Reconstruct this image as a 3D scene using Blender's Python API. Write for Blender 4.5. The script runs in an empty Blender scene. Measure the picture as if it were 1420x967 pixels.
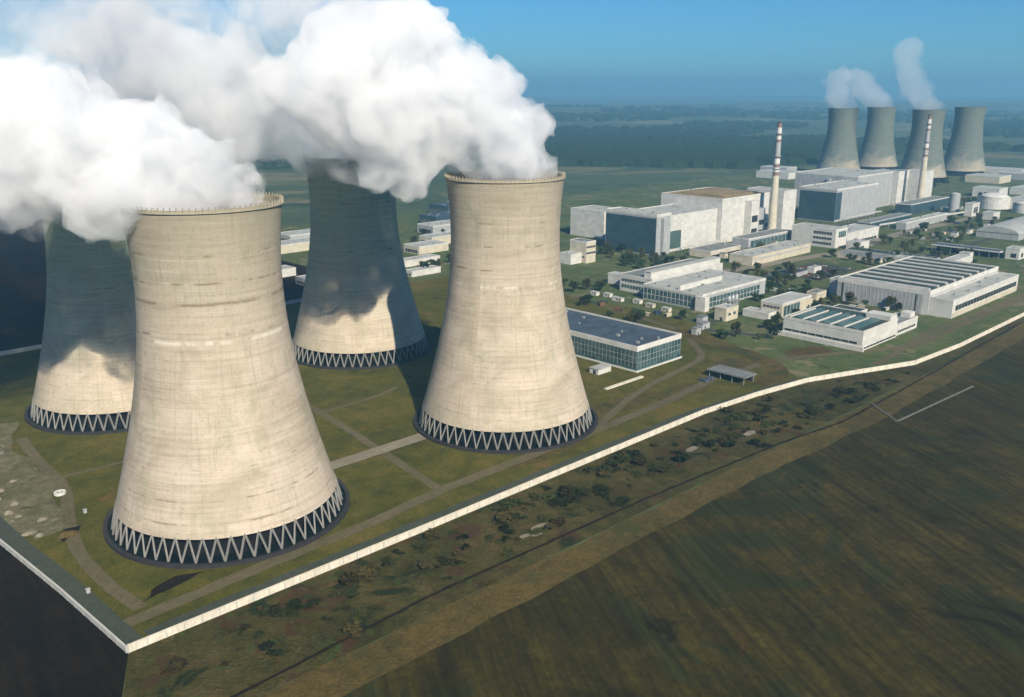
import bpy, bmesh, math, random
from mathutils import Vector, Matrix, noise as mnoise
R = math.radians
scene = bpy.context.scene
COL = scene.collection

# ------------------------------------------------------------------ camera, light, exposure
# World axes are the plant's own grid: +X along the bright perimeter wall, +Y into the plant, metres.
cam_d = bpy.data.cameras.new("camera"); cam = bpy.data.objects.new("camera", cam_d); COL.objects.link(cam)
cam.location = (-84.5, -256.4, 166.4)
cam.rotation_euler = (R(90 - 15.92), 0, R(-44.1))
cam_d.sensor_width = 36; cam_d.lens = 31.97
cam_d.clip_start = 1; cam_d.clip_end = 60000
scene.camera = cam

SUN_EL = 35.0
LX, LY = 0.375, 0.927                      # horizontal direction in which the light travels
world = bpy.data.worlds.new("World"); scene.world = world; world.use_nodes = True
wn = world.node_tree.nodes; wl = world.node_tree.links; wn.clear()
sky = wn.new("ShaderNodeTexSky"); sky.sky_type = 'NISHITA'; sky.sun_disc = False
sky.sun_elevation = R(SUN_EL); sky.sun_rotation = math.atan2(-LX, -LY) % (2 * math.pi)
sky.air_density = 1.0; sky.dust_density = 0.2; sky.ozone_density = 4.0; sky.altitude = 300
tint = wn.new("ShaderNodeMix"); tint.data_type = 'RGBA'; tint.blend_type = 'MULTIPLY'
tint.inputs[0].default_value = 1.0; tint.inputs[7].default_value = (0.20, 0.45, 0.66, 1)
bg = wn.new("ShaderNodeBackground"); bg.inputs[1].default_value = 0.086
wo = wn.new("ShaderNodeOutputWorld")
wl.new(sky.outputs[0], tint.inputs[6]); wl.new(tint.outputs[2], bg.inputs[0]); wl.new(bg.outputs[0], wo.inputs[0])

sun_d = bpy.data.lights.new("sun", 'SUN'); sun = bpy.data.objects.new("sun", sun_d); COL.objects.link(sun)
sun_d.energy = 4.6; sun_d.angle = R(0.55); sun_d.color = (1.0, 0.90, 0.74)
ce, se = math.cos(R(SUN_EL)), math.sin(R(SUN_EL))
sun.rotation_euler = Vector((LX * ce, LY * ce, -se)).to_track_quat('-Z', 'Y').to_euler()
sun.location = (-200, -400, 500)

vs = scene.view_settings
vs.view_transform = 'Standard'; vs.look = 'None'; vs.gamma = 1; vs.use_curve_mapping = False; vs.exposure = 0.74
cy = scene.cycles
cy.max_bounces = 12; cy.diffuse_bounces = 3; cy.glossy_bounces = 2; cy.transmission_bounces = 2
cy.volume_bounces = 10; cy.transparent_max_bounces = 8
cy.use_adaptive_sampling = True; cy.adaptive_threshold = 0.03
cy.use_denoising = True
try: cy.denoiser = 'OPENIMAGEDENOISE'
except Exception: pass
cy.volume_step_rate = 0.3; cy.volume_max_steps = 256
cy.caustics_reflective = False; cy.caustics_refractive = False

# ------------------------------------------------------------------ node material helpers
class NT:
    def __init__(s, name):
        s.m = bpy.data.materials.new(name); s.m.use_nodes = True
        s.n = s.m.node_tree.nodes; s.l = s.m.node_tree.links
        s.b = s.n["Principled BSDF"]; s.b.inputs["Roughness"].default_value = 0.9
        s.b.inputs["Specular IOR Level"].default_value = 0.25
        s.tc = s.n.new("ShaderNodeTexCoord"); s.obj = s.tc.outputs["Object"]
        g = s.n.new("ShaderNodeNewGeometry"); s.pos = g.outputs["Position"]
    def link(s, a, b): s.l.new(a, b)
    def val(s, sock, v):
        if isinstance(v, bpy.types.NodeSocket): s.l.new(v, sock)
        elif isinstance(v, (tuple, list)):
            v = tuple(v)
            if len(sock.default_value) == 4 and len(v) == 3: v = v + (1,)
            sock.default_value = v
        else: sock.default_value = v
    def mapping(s, vec, scale=(1, 1, 1), rot=(0, 0, 0), loc=(0, 0, 0)):
        m = s.n.new("ShaderNodeMapping"); s.l.new(vec, m.inputs[0])
        m.inputs["Scale"].default_value = scale; m.inputs["Rotation"].default_value = rot
        m.inputs["Location"].default_value = loc; return m.outputs[0]
    def noise(s, vec, scale, detail=4, rough=.55, dist=0):
        n = s.n.new("ShaderNodeTexNoise"); s.l.new(vec, n.inputs["Vector"])
        n.inputs["Scale"].default_value = scale; n.inputs["Detail"].default_value = detail
        n.inputs["Roughness"].default_value = rough; n.inputs["Distortion"].default_value = dist
        return n.outputs[0]
    def vor(s, vec, scale, feature='F1', out=0):
        n = s.n.new("ShaderNodeTexVoronoi"); s.l.new(vec, n.inputs["Vector"])
        n.inputs["Scale"].default_value = scale; n.feature = feature; return n.outputs[out]
    def ramp(s, f, stops, interp='LINEAR'):
        r = s.n.new("ShaderNodeValToRGB"); s.l.new(f, r.inputs[0]); cr = r.color_ramp; cr.interpolation = interp
        while len(cr.elements) > 1: cr.elements.remove(cr.elements[-1])
        for i, (p, c) in enumerate(stops):
            e = cr.elements[0] if i == 0 else cr.elements.new(p)
            e.position = p
            if not isinstance(c, (tuple, list)): c = (c, c, c)
            e.color = tuple(c) + (1,)
        return r.outputs[0]
    def mix(s, f, a, b, mode='MIX'):
        m = s.n.new("ShaderNodeMix"); m.data_type = 'RGBA'; m.blend_type = mode
        s.val(m.inputs[0], f); s.val(m.inputs[6], a); s.val(m.inputs[7], b); return m.outputs[2]
    def math(s, op, a, b=0.0, clamp=False):
        m = s.n.new("ShaderNodeMath"); m.operation = op; m.use_clamp = clamp
        s.val(m.inputs[0], a); s.val(m.inputs[1], b); return m.outputs[0]
    def sep(s, v):
        n = s.n.new("ShaderNodeSeparateXYZ"); s.l.new(v, n.inputs[0]); return n.outputs
    def comb(s, x, y, z):
        n = s.n.new("ShaderNodeCombineXYZ"); s.val(n.inputs[0], x); s.val(n.inputs[1], y); s.val(n.inputs[2], z); return n.outputs[0]
    def bump(s, h, strength=.4, dist=.2):
        n = s.n.new("ShaderNodeBump"); n.inputs["Strength"].default_value = strength
        n.inputs["Distance"].default_value = dist; s.l.new(h, n.inputs["Height"]); s.l.new(n.outputs[0], s.b.inputs["Normal"])
    def color(s, c): s.val(s.b.inputs["Base Color"], c)

def plain(name, col, rough=.8, var=.25, scale=.3, metal=0, streak=0.0):
    t = NT(name); n = t.noise(t.pos, scale, 5, .65)
    lo = tuple(c * (1 - var) for c in col); hi = tuple(min(1, c * (1 + var * .6)) for c in col)
    c = t.ramp(n, [(.3, lo), (.7, hi)])
    if streak:
        v = t.mapping(t.pos, (1.3, 1.3, .08)); k = t.noise(v, 1.0, 4, .7)
        c = t.mix(t.math('MULTIPLY', t.ramp(k, [(.5, 0.0), (.75, 1.0)]), streak), c, tuple(x * .45 for x in col))
    t.color(c); t.b.inputs["Roughness"].default_value = rough; t.b.inputs["Metallic"].default_value = metal
    return t.m

def ground_mat(name, cols, s1=.012, s2=.12, fine=1.2, spots=None, rows=None, bump=.5):
    t = NT(name)
    a = t.noise(t.pos, s1, 5, .6, .6); b = t.noise(t.pos, s2, 6, .7, .4); c = t.noise(t.pos, fine, 4, .7)
    k = t.math('ADD', t.math('MULTIPLY', a, .45), t.math('MULTIPLY', b, .55))
    n = len(cols); col = t.ramp(k, [(.33 + .34 * i / (n - 1), cols[i]) for i in range(n)])
    col = t.mix(t.math('MULTIPLY', t.ramp(c, [(.3, 1.0), (.62, 0.0)]), .55), col, tuple(x * .35 for x in cols[0]))
    if spots:
        for sc, thr, sp in spots:
            f = t.noise(t.pos, sc, 5, .65, 1.0)
            col = t.mix(t.ramp(f, [(thr, 0.0), (thr + .06, .85)]), col, sp)
    hgt = c
    if rows:
        ang, w, dark = rows
        m = t.mapping(t.pos, (1, 1, 1), (0, 0, ang))
        m1 = t.mapping(m, (1 / w, 1 / (w * 16), 1)); r1 = t.noise(m1, 1, 5, .7, .3)
        m2 = t.mapping(m, (.22 / w, .01 / w, 1)); r2 = t.noise(m2, 1, 3, .6, .2)
        col = t.mix(t.math('MULTIPLY', t.ramp(r1, [(.40, 1.0), (.60, 0.0)]), .52), col, dark)
        col = t.mix(t.math('MULTIPLY', t.ramp(r2, [(.40, 1.0), (.62, 0.0)]), .38), col, dark)
        hgt = r1
    t.color(col); t.bump(hgt, bump, 1.0); t.b.inputs["Specular IOR Level"].default_value = 0.05
    return t.m

M = {}
M['land'] = ground_mat('open_country', [(.040, .062, .032), (.075, .100, .045), (.12, .115, .05)], .0012, .008, .05,
                       spots=[(.0022, .55, (.16, .14, .07)), (.003, .60, (.020, .040, .022))])
M['lawn'] = ground_mat('lawn', [(.036, .042, .008), (.090, .086, .014), (.16, .12, .03)], .018, .10, .9,
                       spots=[(.028, .62, (.13, .078, .024)), (.05, .66, (.025, .04, .012))])
M['works'] = ground_mat('works_ground', [(.045, .070, .022), (.085, .112, .036), (.15, .145, .060)], .02, .09, .5,
                        spots=[(.03, .56, (.17, .145, .08)), (.05, .60, (.035, .055, .02)), (.06, .63, (.27, .26, .20))])
M['scrub'] = ground_mat('rough_grass', [(.022, .024, .006), (.066, .060, .016), (.13, .095, .034)], .02, .13, .8,
                        spots=[(.05, .56, (.060, .032, .015)), (.035, .58, (.012, .022, .008)), (.11, .66, (.14, .12, .06)), (.09, .60, (.045, .07, .016))], bump=1.0)
M['verge'] = ground_mat('dry_verge', [(.042, .036, .011), (.092, .070, .021), (.145, .102, .031)], .02, .2, .8,
                        spots=[(.03, .56, (.045, .048, .013))])
M['earth'] = ground_mat('bare_earth', [(.05, .04, .012), (.11, .08, .025), (.17, .12, .04)], .02, .2, .8)
M['field'] = ground_mat('ploughed_earth', [(.026, .022, .005), (.062, .051, .010), (.112, .078, .017)], .011, .06, .35,
                        spots=[(.012, .54, (.030, .038, .011)), (.02, .62, (.012, .012, .005)), (.03, .66, (.09, .05, .016))], rows=(R(30), 3.2, (.010, .008, .003)), bump=1.0)
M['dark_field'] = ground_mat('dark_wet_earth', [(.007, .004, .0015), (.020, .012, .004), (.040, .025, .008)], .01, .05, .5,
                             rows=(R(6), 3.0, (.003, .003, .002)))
M['track'] = ground_mat('gravel_track', [(.085, .072, .038), (.13, .11, .062), (.17, .14, .085)], .03, .3, 1.5)
M['slab'] = ground_mat('pale_slabs', [(.19, .165, .12), (.25, .22, .165), (.30, .27, .20)], .03, .3, 1.5)
M['asphalt'] = ground_mat('old_asphalt', [(.045, .055, .042), (.065, .075, .058), (.09, .095, .075)], .03, .3, 1.5)
M['gravel'] = ground_mat('gravel_clearing', [(.06, .06, .025), (.13, .12, .065), (.22, .195, .12)], .06, .2, .9,
                         spots=[(.13, .60, (.24, .23, .17)), (.09, .60, (.05, .045, .018))])
M['hollow'] = ground_mat('damp_hollow', [(.010, .008, .005), (.020, .014, .008), (.03, .02, .01)], .05, .2, 1.2)
M['wall'] = plain('painted_concrete', (.62, .57, .47), .85, .22, .25, streak=.5)
def panels(name, col, pw=6.0, ph=3.4, var=.16, streak=.35):
    t = NT(name); x, y, z = t.sep(t.pos)
    s_ = t.n.new("ShaderNodeVectorMath"); s_.operation = 'FLOOR'; t.link(t.mapping(t.pos, (1 / pw, 1 / pw, 1 / ph), (0, 0, 0), (.31, .37, .0)), s_.inputs[0])
    w = t.n.new("ShaderNodeTexWhiteNoise"); t.link(s_.outputs[0], w.inputs[0])
    c = t.mix(w.outputs[0], tuple(v * (1 - var) for v in col), col)
    fz = t.math('FRACT', t.math('DIVIDE', z, ph)); c = t.mix(t.math('MULTIPLY', t.ramp(fz, [(.0, 1.0), (.06, 0.0)]), .35), c, tuple(v * .5 for v in col))
    n = t.noise(t.pos, .12, 5, .7); c = t.mix(t.math('MULTIPLY', t.ramp(n, [(.48, 0.0), (.72, 1.0)]), .5), c, tuple(v * .62 for v in (col[0], col[1] * .97, col[2] * .88)))
    k = t.noise(t.mapping(t.pos, (.9, .9, .05)), 1.0, 4, .7)
    c = t.mix(t.math('MULTIPLY', t.ramp(k, [(.52, 0.0), (.74, 1.0)]), streak), c, tuple(v * .42 for v in col))
    t.color(c); t.b.inputs["Roughness"].default_value = .8; return t.m
M['channel'] = plain('weathered_channel_concrete', (.13, .13, .11), .9, .3, .3)
M['wall_back'] = plain('grey_concrete', (.42, .42, .38), .85, .15, .3)
M['white'] = panels('white_render', (.58, .57, .53))
M['cream'] = panels('cream_panels', (.54, .49, .38))
M['grey'] = panels('grey_cladding', (.36, .37, .37), 3.0, 6.0)
M['roof_dark'] = plain('dark_roofing', (.055, .075, .10), .75, .45, .12)
M['roof_grey'] = plain('grey_roofing', (.17, .18, .17), .8, .30, .10)
M['roof_brown'] = plain('brown_gravel_roof', (.24, .18, .09), .9, .35, .05)
M['roof_pale'] = plain('pale_roofing', (.36, .37, .34), .8, .28, .08)
M['roof_green'] = plain('green_black_roofing', (.040, .060, .050), .8, .4, .2)
M['steel'] = plain('galvanised_steel', (.30, .32, .32), .5, .2, .8, .3)
M['dark'] = plain('dark_metalwork', (.02, .022, .022), .7, .3, .8)  # near-black base for doors, openings, wheels and back walls
M['red'] = plain('red_band_paint', (.20, .13, .115), .6, .15, .5)
M['chim_white'] = plain('white_band_paint', (.55, .54, .50), .6, .08, .5)
M['bark'] = plain('bark', (.06, .045, .03), .9, .3, 2)

def glass_mat(name, c1, c2, sx=.25, sz=.3, rough=.25):
    t = NT(name); m = t.mapping(t.pos, (sx, sx, sz)); s_ = t.n.new("ShaderNodeVectorMath"); s_.operation = 'FLOOR'
    t.link(m, s_.inputs[0]); w = t.n.new("ShaderNodeTexWhiteNoise"); t.link(s_.outputs[0], w.inputs[0])
    t.color(t.mix(w.outputs[0], c1, c2)); t.b.inputs["Roughness"].default_value = rough
    t.b.inputs["Specular IOR Level"].default_value = .6; return t.m
M['glass'] = glass_mat('teal_window_glass', (.02, .05, .055), (.07, .12, .12))
M['glass_dark'] = glass_mat('dark_window_glass', (.010, .014, .014), (.03, .04, .04))
M['clad_dark'] = glass_mat('dark_teal_cladding', (.018, .042, .055), (.034, .062, .075), .12, .16, .5)
M['skylight'] = glass_mat('green_roof_glazing', (.045, .085, .075), (.08, .12, .105), .1, .1, .35)

def water_mat():
    t = NT('basin_water'); t.color((.006, .010, .010)); t.b.inputs["Roughness"].default_value = .5; t.b.inputs["Specular IOR Level"].default_value = .1
    t.bump(t.noise(t.pos, 1.5, 3), .2, .05); return t.m
M['water'] = water_mat()

def shell_mat(name, lines=(), ring=None, stain_shade=.5, algae_shade=(.17, .185, .125), zlo=.60):
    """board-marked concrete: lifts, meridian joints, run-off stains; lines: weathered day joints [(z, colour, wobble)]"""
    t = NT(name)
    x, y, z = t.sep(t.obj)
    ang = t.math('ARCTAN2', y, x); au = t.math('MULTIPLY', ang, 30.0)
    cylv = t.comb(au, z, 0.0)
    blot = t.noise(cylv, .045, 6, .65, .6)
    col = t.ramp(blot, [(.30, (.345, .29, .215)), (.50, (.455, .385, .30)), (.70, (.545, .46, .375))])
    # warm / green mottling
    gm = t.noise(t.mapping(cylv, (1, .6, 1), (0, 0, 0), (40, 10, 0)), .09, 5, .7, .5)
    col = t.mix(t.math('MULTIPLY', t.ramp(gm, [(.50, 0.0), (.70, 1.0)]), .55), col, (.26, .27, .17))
    # algae darkening towards the rim, broken by noise; also carries painted shade and haze
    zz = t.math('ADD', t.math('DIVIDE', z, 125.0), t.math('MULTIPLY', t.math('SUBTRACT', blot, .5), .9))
    col = t.mix(t.math('MULTIPLY', t.ramp(zz, [(zlo, 0.0), (zlo + .42, 1.0)]), stain_shade), col, algae_shade)
    # horizontal lifts
    lift = t.noise(t.comb(t.math('MULTIPLY', au, .02), t.math('MULTIPLY', z, .62), 3.0), 1.0, 3, .8)
    col = t.mix(t.math('MULTIPLY', t.ramp(lift, [(.36, 1.0), (.50, 0.0)]), .27), col, (.20, .17, .11))
    col = t.mix(t.math('MULTIPLY', t.ramp(lift, [(.55, 0.0), (.68, 1.0)]), .20), col, (.60, .54, .43))
    # vertical run-off streaks
    st = t.noise(t.comb(t.math('MULTIPLY', au, .9), t.math('MULTIPLY', z, .035), 7.0), 1.0, 4, .75)
    col = t.mix(t.math('MULTIPLY', t.ramp(st, [(.55, 0.0), (.72, 1.0)]), .38), col, (.17, .155, .105))
    # form panel joints
    br = t.n.new("ShaderNodeTexBrick"); t.link(cylv, br.inputs["Vector"]); br.offset = 0.0
    br.inputs["Scale"].default_value = 1.0; br.inputs["Brick Width"].default_value = 2.945; br.inputs["Row Height"].default_value = 2.0
    br.inputs["Mortar Size"].default_value = .10; br.inputs["Mortar Smooth"].default_value = .6
    br.inputs["Color1"].default_value = (1, 1, 1, 1); br.inputs["Color2"].default_value = (.90, .90, .90, 1); br.inputs["Mortar"].default_value = (.66, .64, .6, 1)
    col = t.mix(.42, col, br.outputs[0], 'MULTIPLY')
    sp = t.noise(cylv, .8, 3, .7)
    col = t.mix(t.math('MULTIPLY', t.ramp(sp, [(.30, 1.0), (.42, 0.0)]), .5), col, (.15, .13, .09))
    for (z0, c0, wd, off, thr) in lines:
        w = t.noise(t.comb(t.math('MULTIPLY', au, .05), off, 0.0), 1.0, 4, .7)
        zc = t.math('SUBTRACT', z, t.math('ADD', z0, t.math('MULTIPLY', t.math('SUBTRACT', w, .5), 2.0)))
        d = t.math('ABSOLUTE', zc)
        m_ = t.math('SUBTRACT', 1.0, t.math('DIVIDE', d, wd), True)
        g = t.ramp(t.noise(t.comb(t.math('MULTIPLY', au, .07), off + 5, 0.0), 1.0, 3, .7), [(thr, 0.0), (thr + .08, 1.0)])
        col = t.mix(t.math('MULTIPLY', t.math('MULTIPLY', m_, g), .7), col, c0)
    t.color(col); t.bump(t.math('ADD', lift, st), .35, .25); t.b.inputs["Specular IOR Level"].default_value = .1
    return t.m
DK = (.12, .09, .05); LT = (.66, .61, .51)
M['shell_a'] = shell_mat('weathered_shell_concrete', [(78.5, LT, 1.1, 1.0, .46), (81, DK, .8, 2.0, .50), (92.5, DK, .9, 3.0, .42), (100, DK, .7, 11.0, .46), (110, DK, .6, 4.0, .50),
                                              (60, DK, .6, 9.0, .55), (22, DK, .5, 6.0, .5), (14, DK, .5, 8.0, .52), (68, DK, .5, 12., .55), (33, DK, .4, 13., .55)])
M['shell_b'] = shell_mat('clean_shell_concrete', [(84, DK, .6, 2.0, .50), (95, DK, .6, 3.0, .52), (106, DK, .6, 4.0, .5), (76, LT, .9, 6.0, .5)], stain_shade=.4)
M['shell_c'] = shell_mat('shade_tinted_shell_concrete', [(99, DK, .6, 4.0, .48), (70, DK, .6, 3.0, .52)], stain_shade=.8, algae_shade=(.25, .32, .22), zlo=.25)  # greener upper shell: tone of the steam shadow put into the colour
M['shell_far'] = shell_mat('far_shell_concrete', [(99, DK, .6, 4.0, .48)], stain_shade=.9, algae_shade=(.085, .115, .10), zlo=-.1)  # darker green almost to the foot: distance haze painted into the shell colour
M['column'] = plain('column_concrete', (.19, .185, .17), .85, .2, .5)
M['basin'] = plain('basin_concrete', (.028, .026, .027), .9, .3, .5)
M['void'] = plain('shade_black_packing', (.006, .006, .007), .95, .4, .6)  # near-black: shade behind the columns put into the drum's colour

def vol_mat(name, dens, col=(1, 1, 1), aniso=.2, wisp=None):
    m = bpy.data.materials.new(name); m.use_nodes = True; n = m.node_tree.nodes; n.clear(); l = m.node_tree.links
    p = n.new("ShaderNodeVolumePrincipled"); o = n.new("ShaderNodeOutputMaterial")
    p.inputs["Color"].default_value = tuple(col) + (1,); p.inputs["Density"].default_value = dens
    p.inputs["Anisotropy"].default_value = aniso
    if wisp:                       # (scale, low, high): torn steam, density follows 3D noise
        tc = n.new("ShaderNodeTexCoord"); nz = n.new("ShaderNodeTexNoise"); mr = n.new("ShaderNodeMapRange")
        l.new(tc.outputs["Object"], nz.inputs["Vector"]); nz.inputs["Scale"].default_value = wisp[0]
        nz.inputs["Detail"].default_value = 6; nz.inputs["Roughness"].default_value = .66; nz.inputs["Distortion"].default_value = .5
        mr.interpolation_type = 'SMOOTHSTEP'; mr.inputs["From Min"].default_value = wisp[1]; mr.inputs["From Max"].default_value = wisp[2]
        mr.inputs["To Min"].default_value = 0.0; mr.inputs["To Max"].default_value = dens
        l.new(nz.outputs[0], mr.inputs["Value"]); l.new(mr.outputs[0], p.inputs["Density"])
    l.new(p.outputs[0], o.inputs["Volume"]); return m
M['steam'] = vol_mat('dense_steam', .14, (.975, .98, .99), .0, (.055, .36, .60))
M['steam_mid'] = vol_mat('thinning_steam', .075, (1, 1, 1), .0, (.030, .42, .66))
M['steam_back'] = vol_mat('shaded_steam', .07, (1, 1, 1), .0, (.030, .36, .60))
M['steam_tail'] = vol_mat('drifting_steam', .045, (1, 1, 1), .0, (.026, .46, .70))
M['steam_thin'] = vol_mat('thin_steam', .013, (1, 1, 1), .0, (.014, .44, .70))
M['haze'] = vol_mat('haze_air', .00016, (.24, .56, .82), .1)

# ------------------------------------------------------------------ object helpers
def tag(o, label=None, cat=None, group=None, kind=None):
    if label: o["label"] = label
    if cat: o["category"] = cat
    if group: o["group"] = group
    if kind: o["kind"] = kind
    return o
def thing(name, label, cat, loc=(0, 0, 0), group=None, rz=0):
    o = bpy.data.objects.new(name, None); COL.objects.link(o); o.location = loc; o.rotation_euler = (0, 0, rz)
    o.empty_display_size = 1
    return tag(o, label, cat, group)
class MB:
    def __init__(s): s.bm = bmesh.new()
    def box(s, x0, x1, y0, y1, z0, z1):
        v = [s.bm.verts.new(p) for p in ((x0, y0, z0), (x1, y0, z0), (x1, y1, z0), (x0, y1, z0), (x0, y0, z1), (x1, y0, z1), (x1, y1, z1), (x0, y1, z1))]
        for f in ((0, 3, 2, 1), (4, 5, 6, 7), (0, 1, 5, 4), (1, 2, 6, 5), (2, 3, 7, 6), (3, 0, 4, 7)):
            s.bm.faces.new([v[i] for i in f])
        return s
    def prism(s, pts, z0, z1):
        a = [s.bm.verts.new((p[0], p[1], z0)) for p in pts]; b = [s.bm.verts.new((p[0], p[1], z1)) for p in pts]
        n = len(pts); s.bm.faces.new(a[::-1]); s.bm.faces.new(b)
        for i in range(n): s.bm.faces.new((a[i], a[(i + 1) % n], b[(i + 1) % n], b[i]))
        return s
    def extr_u(s, prof, x0, x1):      # profile in (y,z) extruded along x
        a = [s.bm.verts.new((x0, p[0], p[1])) for p in prof]; b = [s.bm.verts.new((x1, p[0], p[1])) for p in prof]
        n = len(prof); s.bm.faces.new(a); s.bm.faces.new(b[::-1])
        for i in range(n): s.bm.faces.new((a[i], b[i], b[(i + 1) % n], a[(i + 1) % n]))
        return s
    def beam(s, p, q, w, w2=None):
        p, q = Vector(p), Vector(q); d = (q - p).normalized(); up = Vector((0, 0, 1)) if abs(d.z) < .95 else Vector((0, 1, 0))
        a = d.cross(up).normalized(); b = d.cross(a).normalized(); w2 = w2 or w
        r = []
        for c, ww in ((p, w), (q, w2)):
            r.append([s.bm.verts.new(c + a * i * ww / 2 + b * j * ww / 2) for i, j in ((-1, -1), (1, -1), (1, 1), (-1, 1))])
        s.bm.faces.new(r[0][::-1]); s.bm.faces.new(r[1])
        for i in range(4): s.bm.faces.new((r[0][i], r[0][(i + 1) % 4], r[1][(i + 1) % 4], r[1][i]))
        return s
    def lathe(s, prof, n=48, cx=0, cy=0, close=False):
        rings = []
        for r, z in prof:
            rings.append([s.bm.verts.new((cx + r * math.cos(2 * math.pi * i / n), cy + r * math.sin(2 * math.pi * i / n), z)) for i in range(n)])
        k = len(rings)
        for j in range(k if close else k - 1):
            A, B = rings[j], rings[(j + 1) % k]
            for i in range(n): s.bm.faces.new((A[i], A[(i + 1) % n], B[(i + 1) % n], B[i]))
        if not close:
            if prof[0][0] > 1e-3: s.bm.faces.new(rings[0][::-1])
            if prof[-1][0] > 1e-3: s.bm.faces.new(rings[-1])
        return s
    def poly(s, pts, z=0):
        s.bm.faces.new([s.bm.verts.new((p[0], p[1], z)) for p in pts]); return s
    def build(s, name, mat, parent=None, smooth=False, recalc=True):
        if recalc: bmesh.ops.recalc_face_normals(s.bm, faces=s.bm.faces)
        me = bpy.data.meshes.new(name); s.bm.to_mesh(me); s.bm.free()
        if smooth:
            for p in me.polygons: p.use_smooth = True
        me.materials.append(mat if not isinstance(mat, str) else M[mat])
        o = bpy.data.objects.new(name, me); COL.objects.link(o)
        if parent: o.parent = parent
        return o
def children(o): return [c for c in bpy.data.objects if c.parent == o]
def copy_tree(o, loc=None, label=None, parent=None):
    c = o.copy(); COL.objects.link(c)
    if parent is not None: c.parent = parent
    if loc is not None: c.location = loc
    if label: c["label"] = label
    for ch in list(kids.get(o.name, children(o))): copy_tree(ch, parent=c)
    return c
kids = {}

# ------------------------------------------------------------------ ground
def rough_poly(pts, step=6.0, amp=1.2, seed=1):
    out = []; n = len(pts)
    for i in range(n):
        a, b = Vector(pts[i]), Vector(pts[(i + 1) % n]); L = (b - a).length; k = max(1, int(L / step)); nn = Vector((-(b - a).y, (b - a).x)).normalized()
        for j in range(k):
            p = a.lerp(b, j / k)
            w = mnoise.noise(Vector((p.x * .06, p.y * .06, seed * 3.1))) * amp * 2 + mnoise.noise(Vector((p.x * .3, p.y * .3, seed))) * amp * .6
            out.append(p + nn * w)
    return [(p.x, p.y) for p in out]
def sheet(name, pts, z, mat, rough=None, seed=1):
    if rough: pts = rough_poly(pts, rough[0], rough[1], seed)
    from mathutils.geometry import tessellate_polygon
    P = [Vector((p[0], p[1], 0)) for p in pts]; mb = MB(); V = [mb.bm.verts.new((p.x, p.y, z)) for p in P]
    for t in tessellate_polygon([P]):
        a, b, c = t; cr = (P[b] - P[a]).cross(P[c] - P[a]).z
        if abs(cr) < 1e-7: continue
        mb.bm.faces.new((V[a], V[b], V[c]) if cr > 0 else (V[a], V[c], V[b]))
    o = mb.build(name, mat, recalc=False)
    return tag(o, kind="structure")
def ribbon(name, pts, w, z, mat, seed=1, amp=.4, step=8):
    P = [Vector(p) for p in pts]; q = []
    for i in range(len(P) - 1):
        k = max(1, int((P[i + 1] - P[i]).length / step))
        q += [P[i].lerp(P[i + 1], j / k) for j in range(k)]
    q.append(P[-1])
    for _ in range(3): q = [q[0]] + [(q[i - 1] + q[i] * 2 + q[i + 1]) / 4 for i in range(1, len(q) - 1)] + [q[-1]]
    mb = MB(); prev = None
    for i, p in enumerate(q):
        d = (q[min(i + 1, len(q) - 1)] - q[max(i - 1, 0)]).normalized(); n = Vector((-d.y, d.x))
        wa = w / 2 + mnoise.noise(Vector((i * .7, seed, 0))) * amp; wb = w / 2 + mnoise.noise(Vector((i * .7, seed, 9))) * amp
        c = (mb.bm.verts.new((p.x + n.x * wa, p.y + n.y * wa, z)), mb.bm.verts.new((p.x - n.x * wb, p.y - n.y * wb, z)))
        if prev: mb.bm.faces.new((prev[0], prev[1], c[1], c[0]))
        prev = c
    o = mb.build(name, mat, recalc=False)
    if o.data.polygons and o.data.polygons[0].normal.z < 0: o.data.flip_normals()
    return tag(o, kind="structure")

# base sheet to the horizon, gently rolling far away
mb = MB(); nr = 60; na = 96; rings = []
for j in range(nr):
    r = 20000 * (j / (nr - 1)) ** 2.2
    ring = []
    for i in range(na):
        a = 2 * math.pi * i / na; x, y = 800 + r * math.cos(a), 300 + r * math.sin(a)
        k = max(0, min(1, (r - 2300) / 3500))
        z = k * (12 + 38 * (mnoise.noise(Vector((x / 2600, y / 2600, 1))) + .3) + 10 * mnoise.noise(Vector((x / 700, y / 700, 5)))) - .3
        ring.append(mb.bm.verts.new((x, y, z)))
    rings.append(ring)
for j in range(nr - 1):
    for i in range(na):
        if j == 0:
            if i == 0: mb.bm.faces.new(rings[1][:])
            continue
        mb.bm.faces.new((rings[j][i], rings[j][(i + 1) % na], rings[j + 1][(i + 1) % na], rings[j + 1][i]))
mb.bm.normal_update()
for f in mb.bm.faces:
    if f.normal.z < 0: f.normal_flip()
g = mb.build('ground', 'land', recalc=False)
tag(g, kind="structure")
for p in g.data.polygons: p.use_smooth = True

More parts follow.
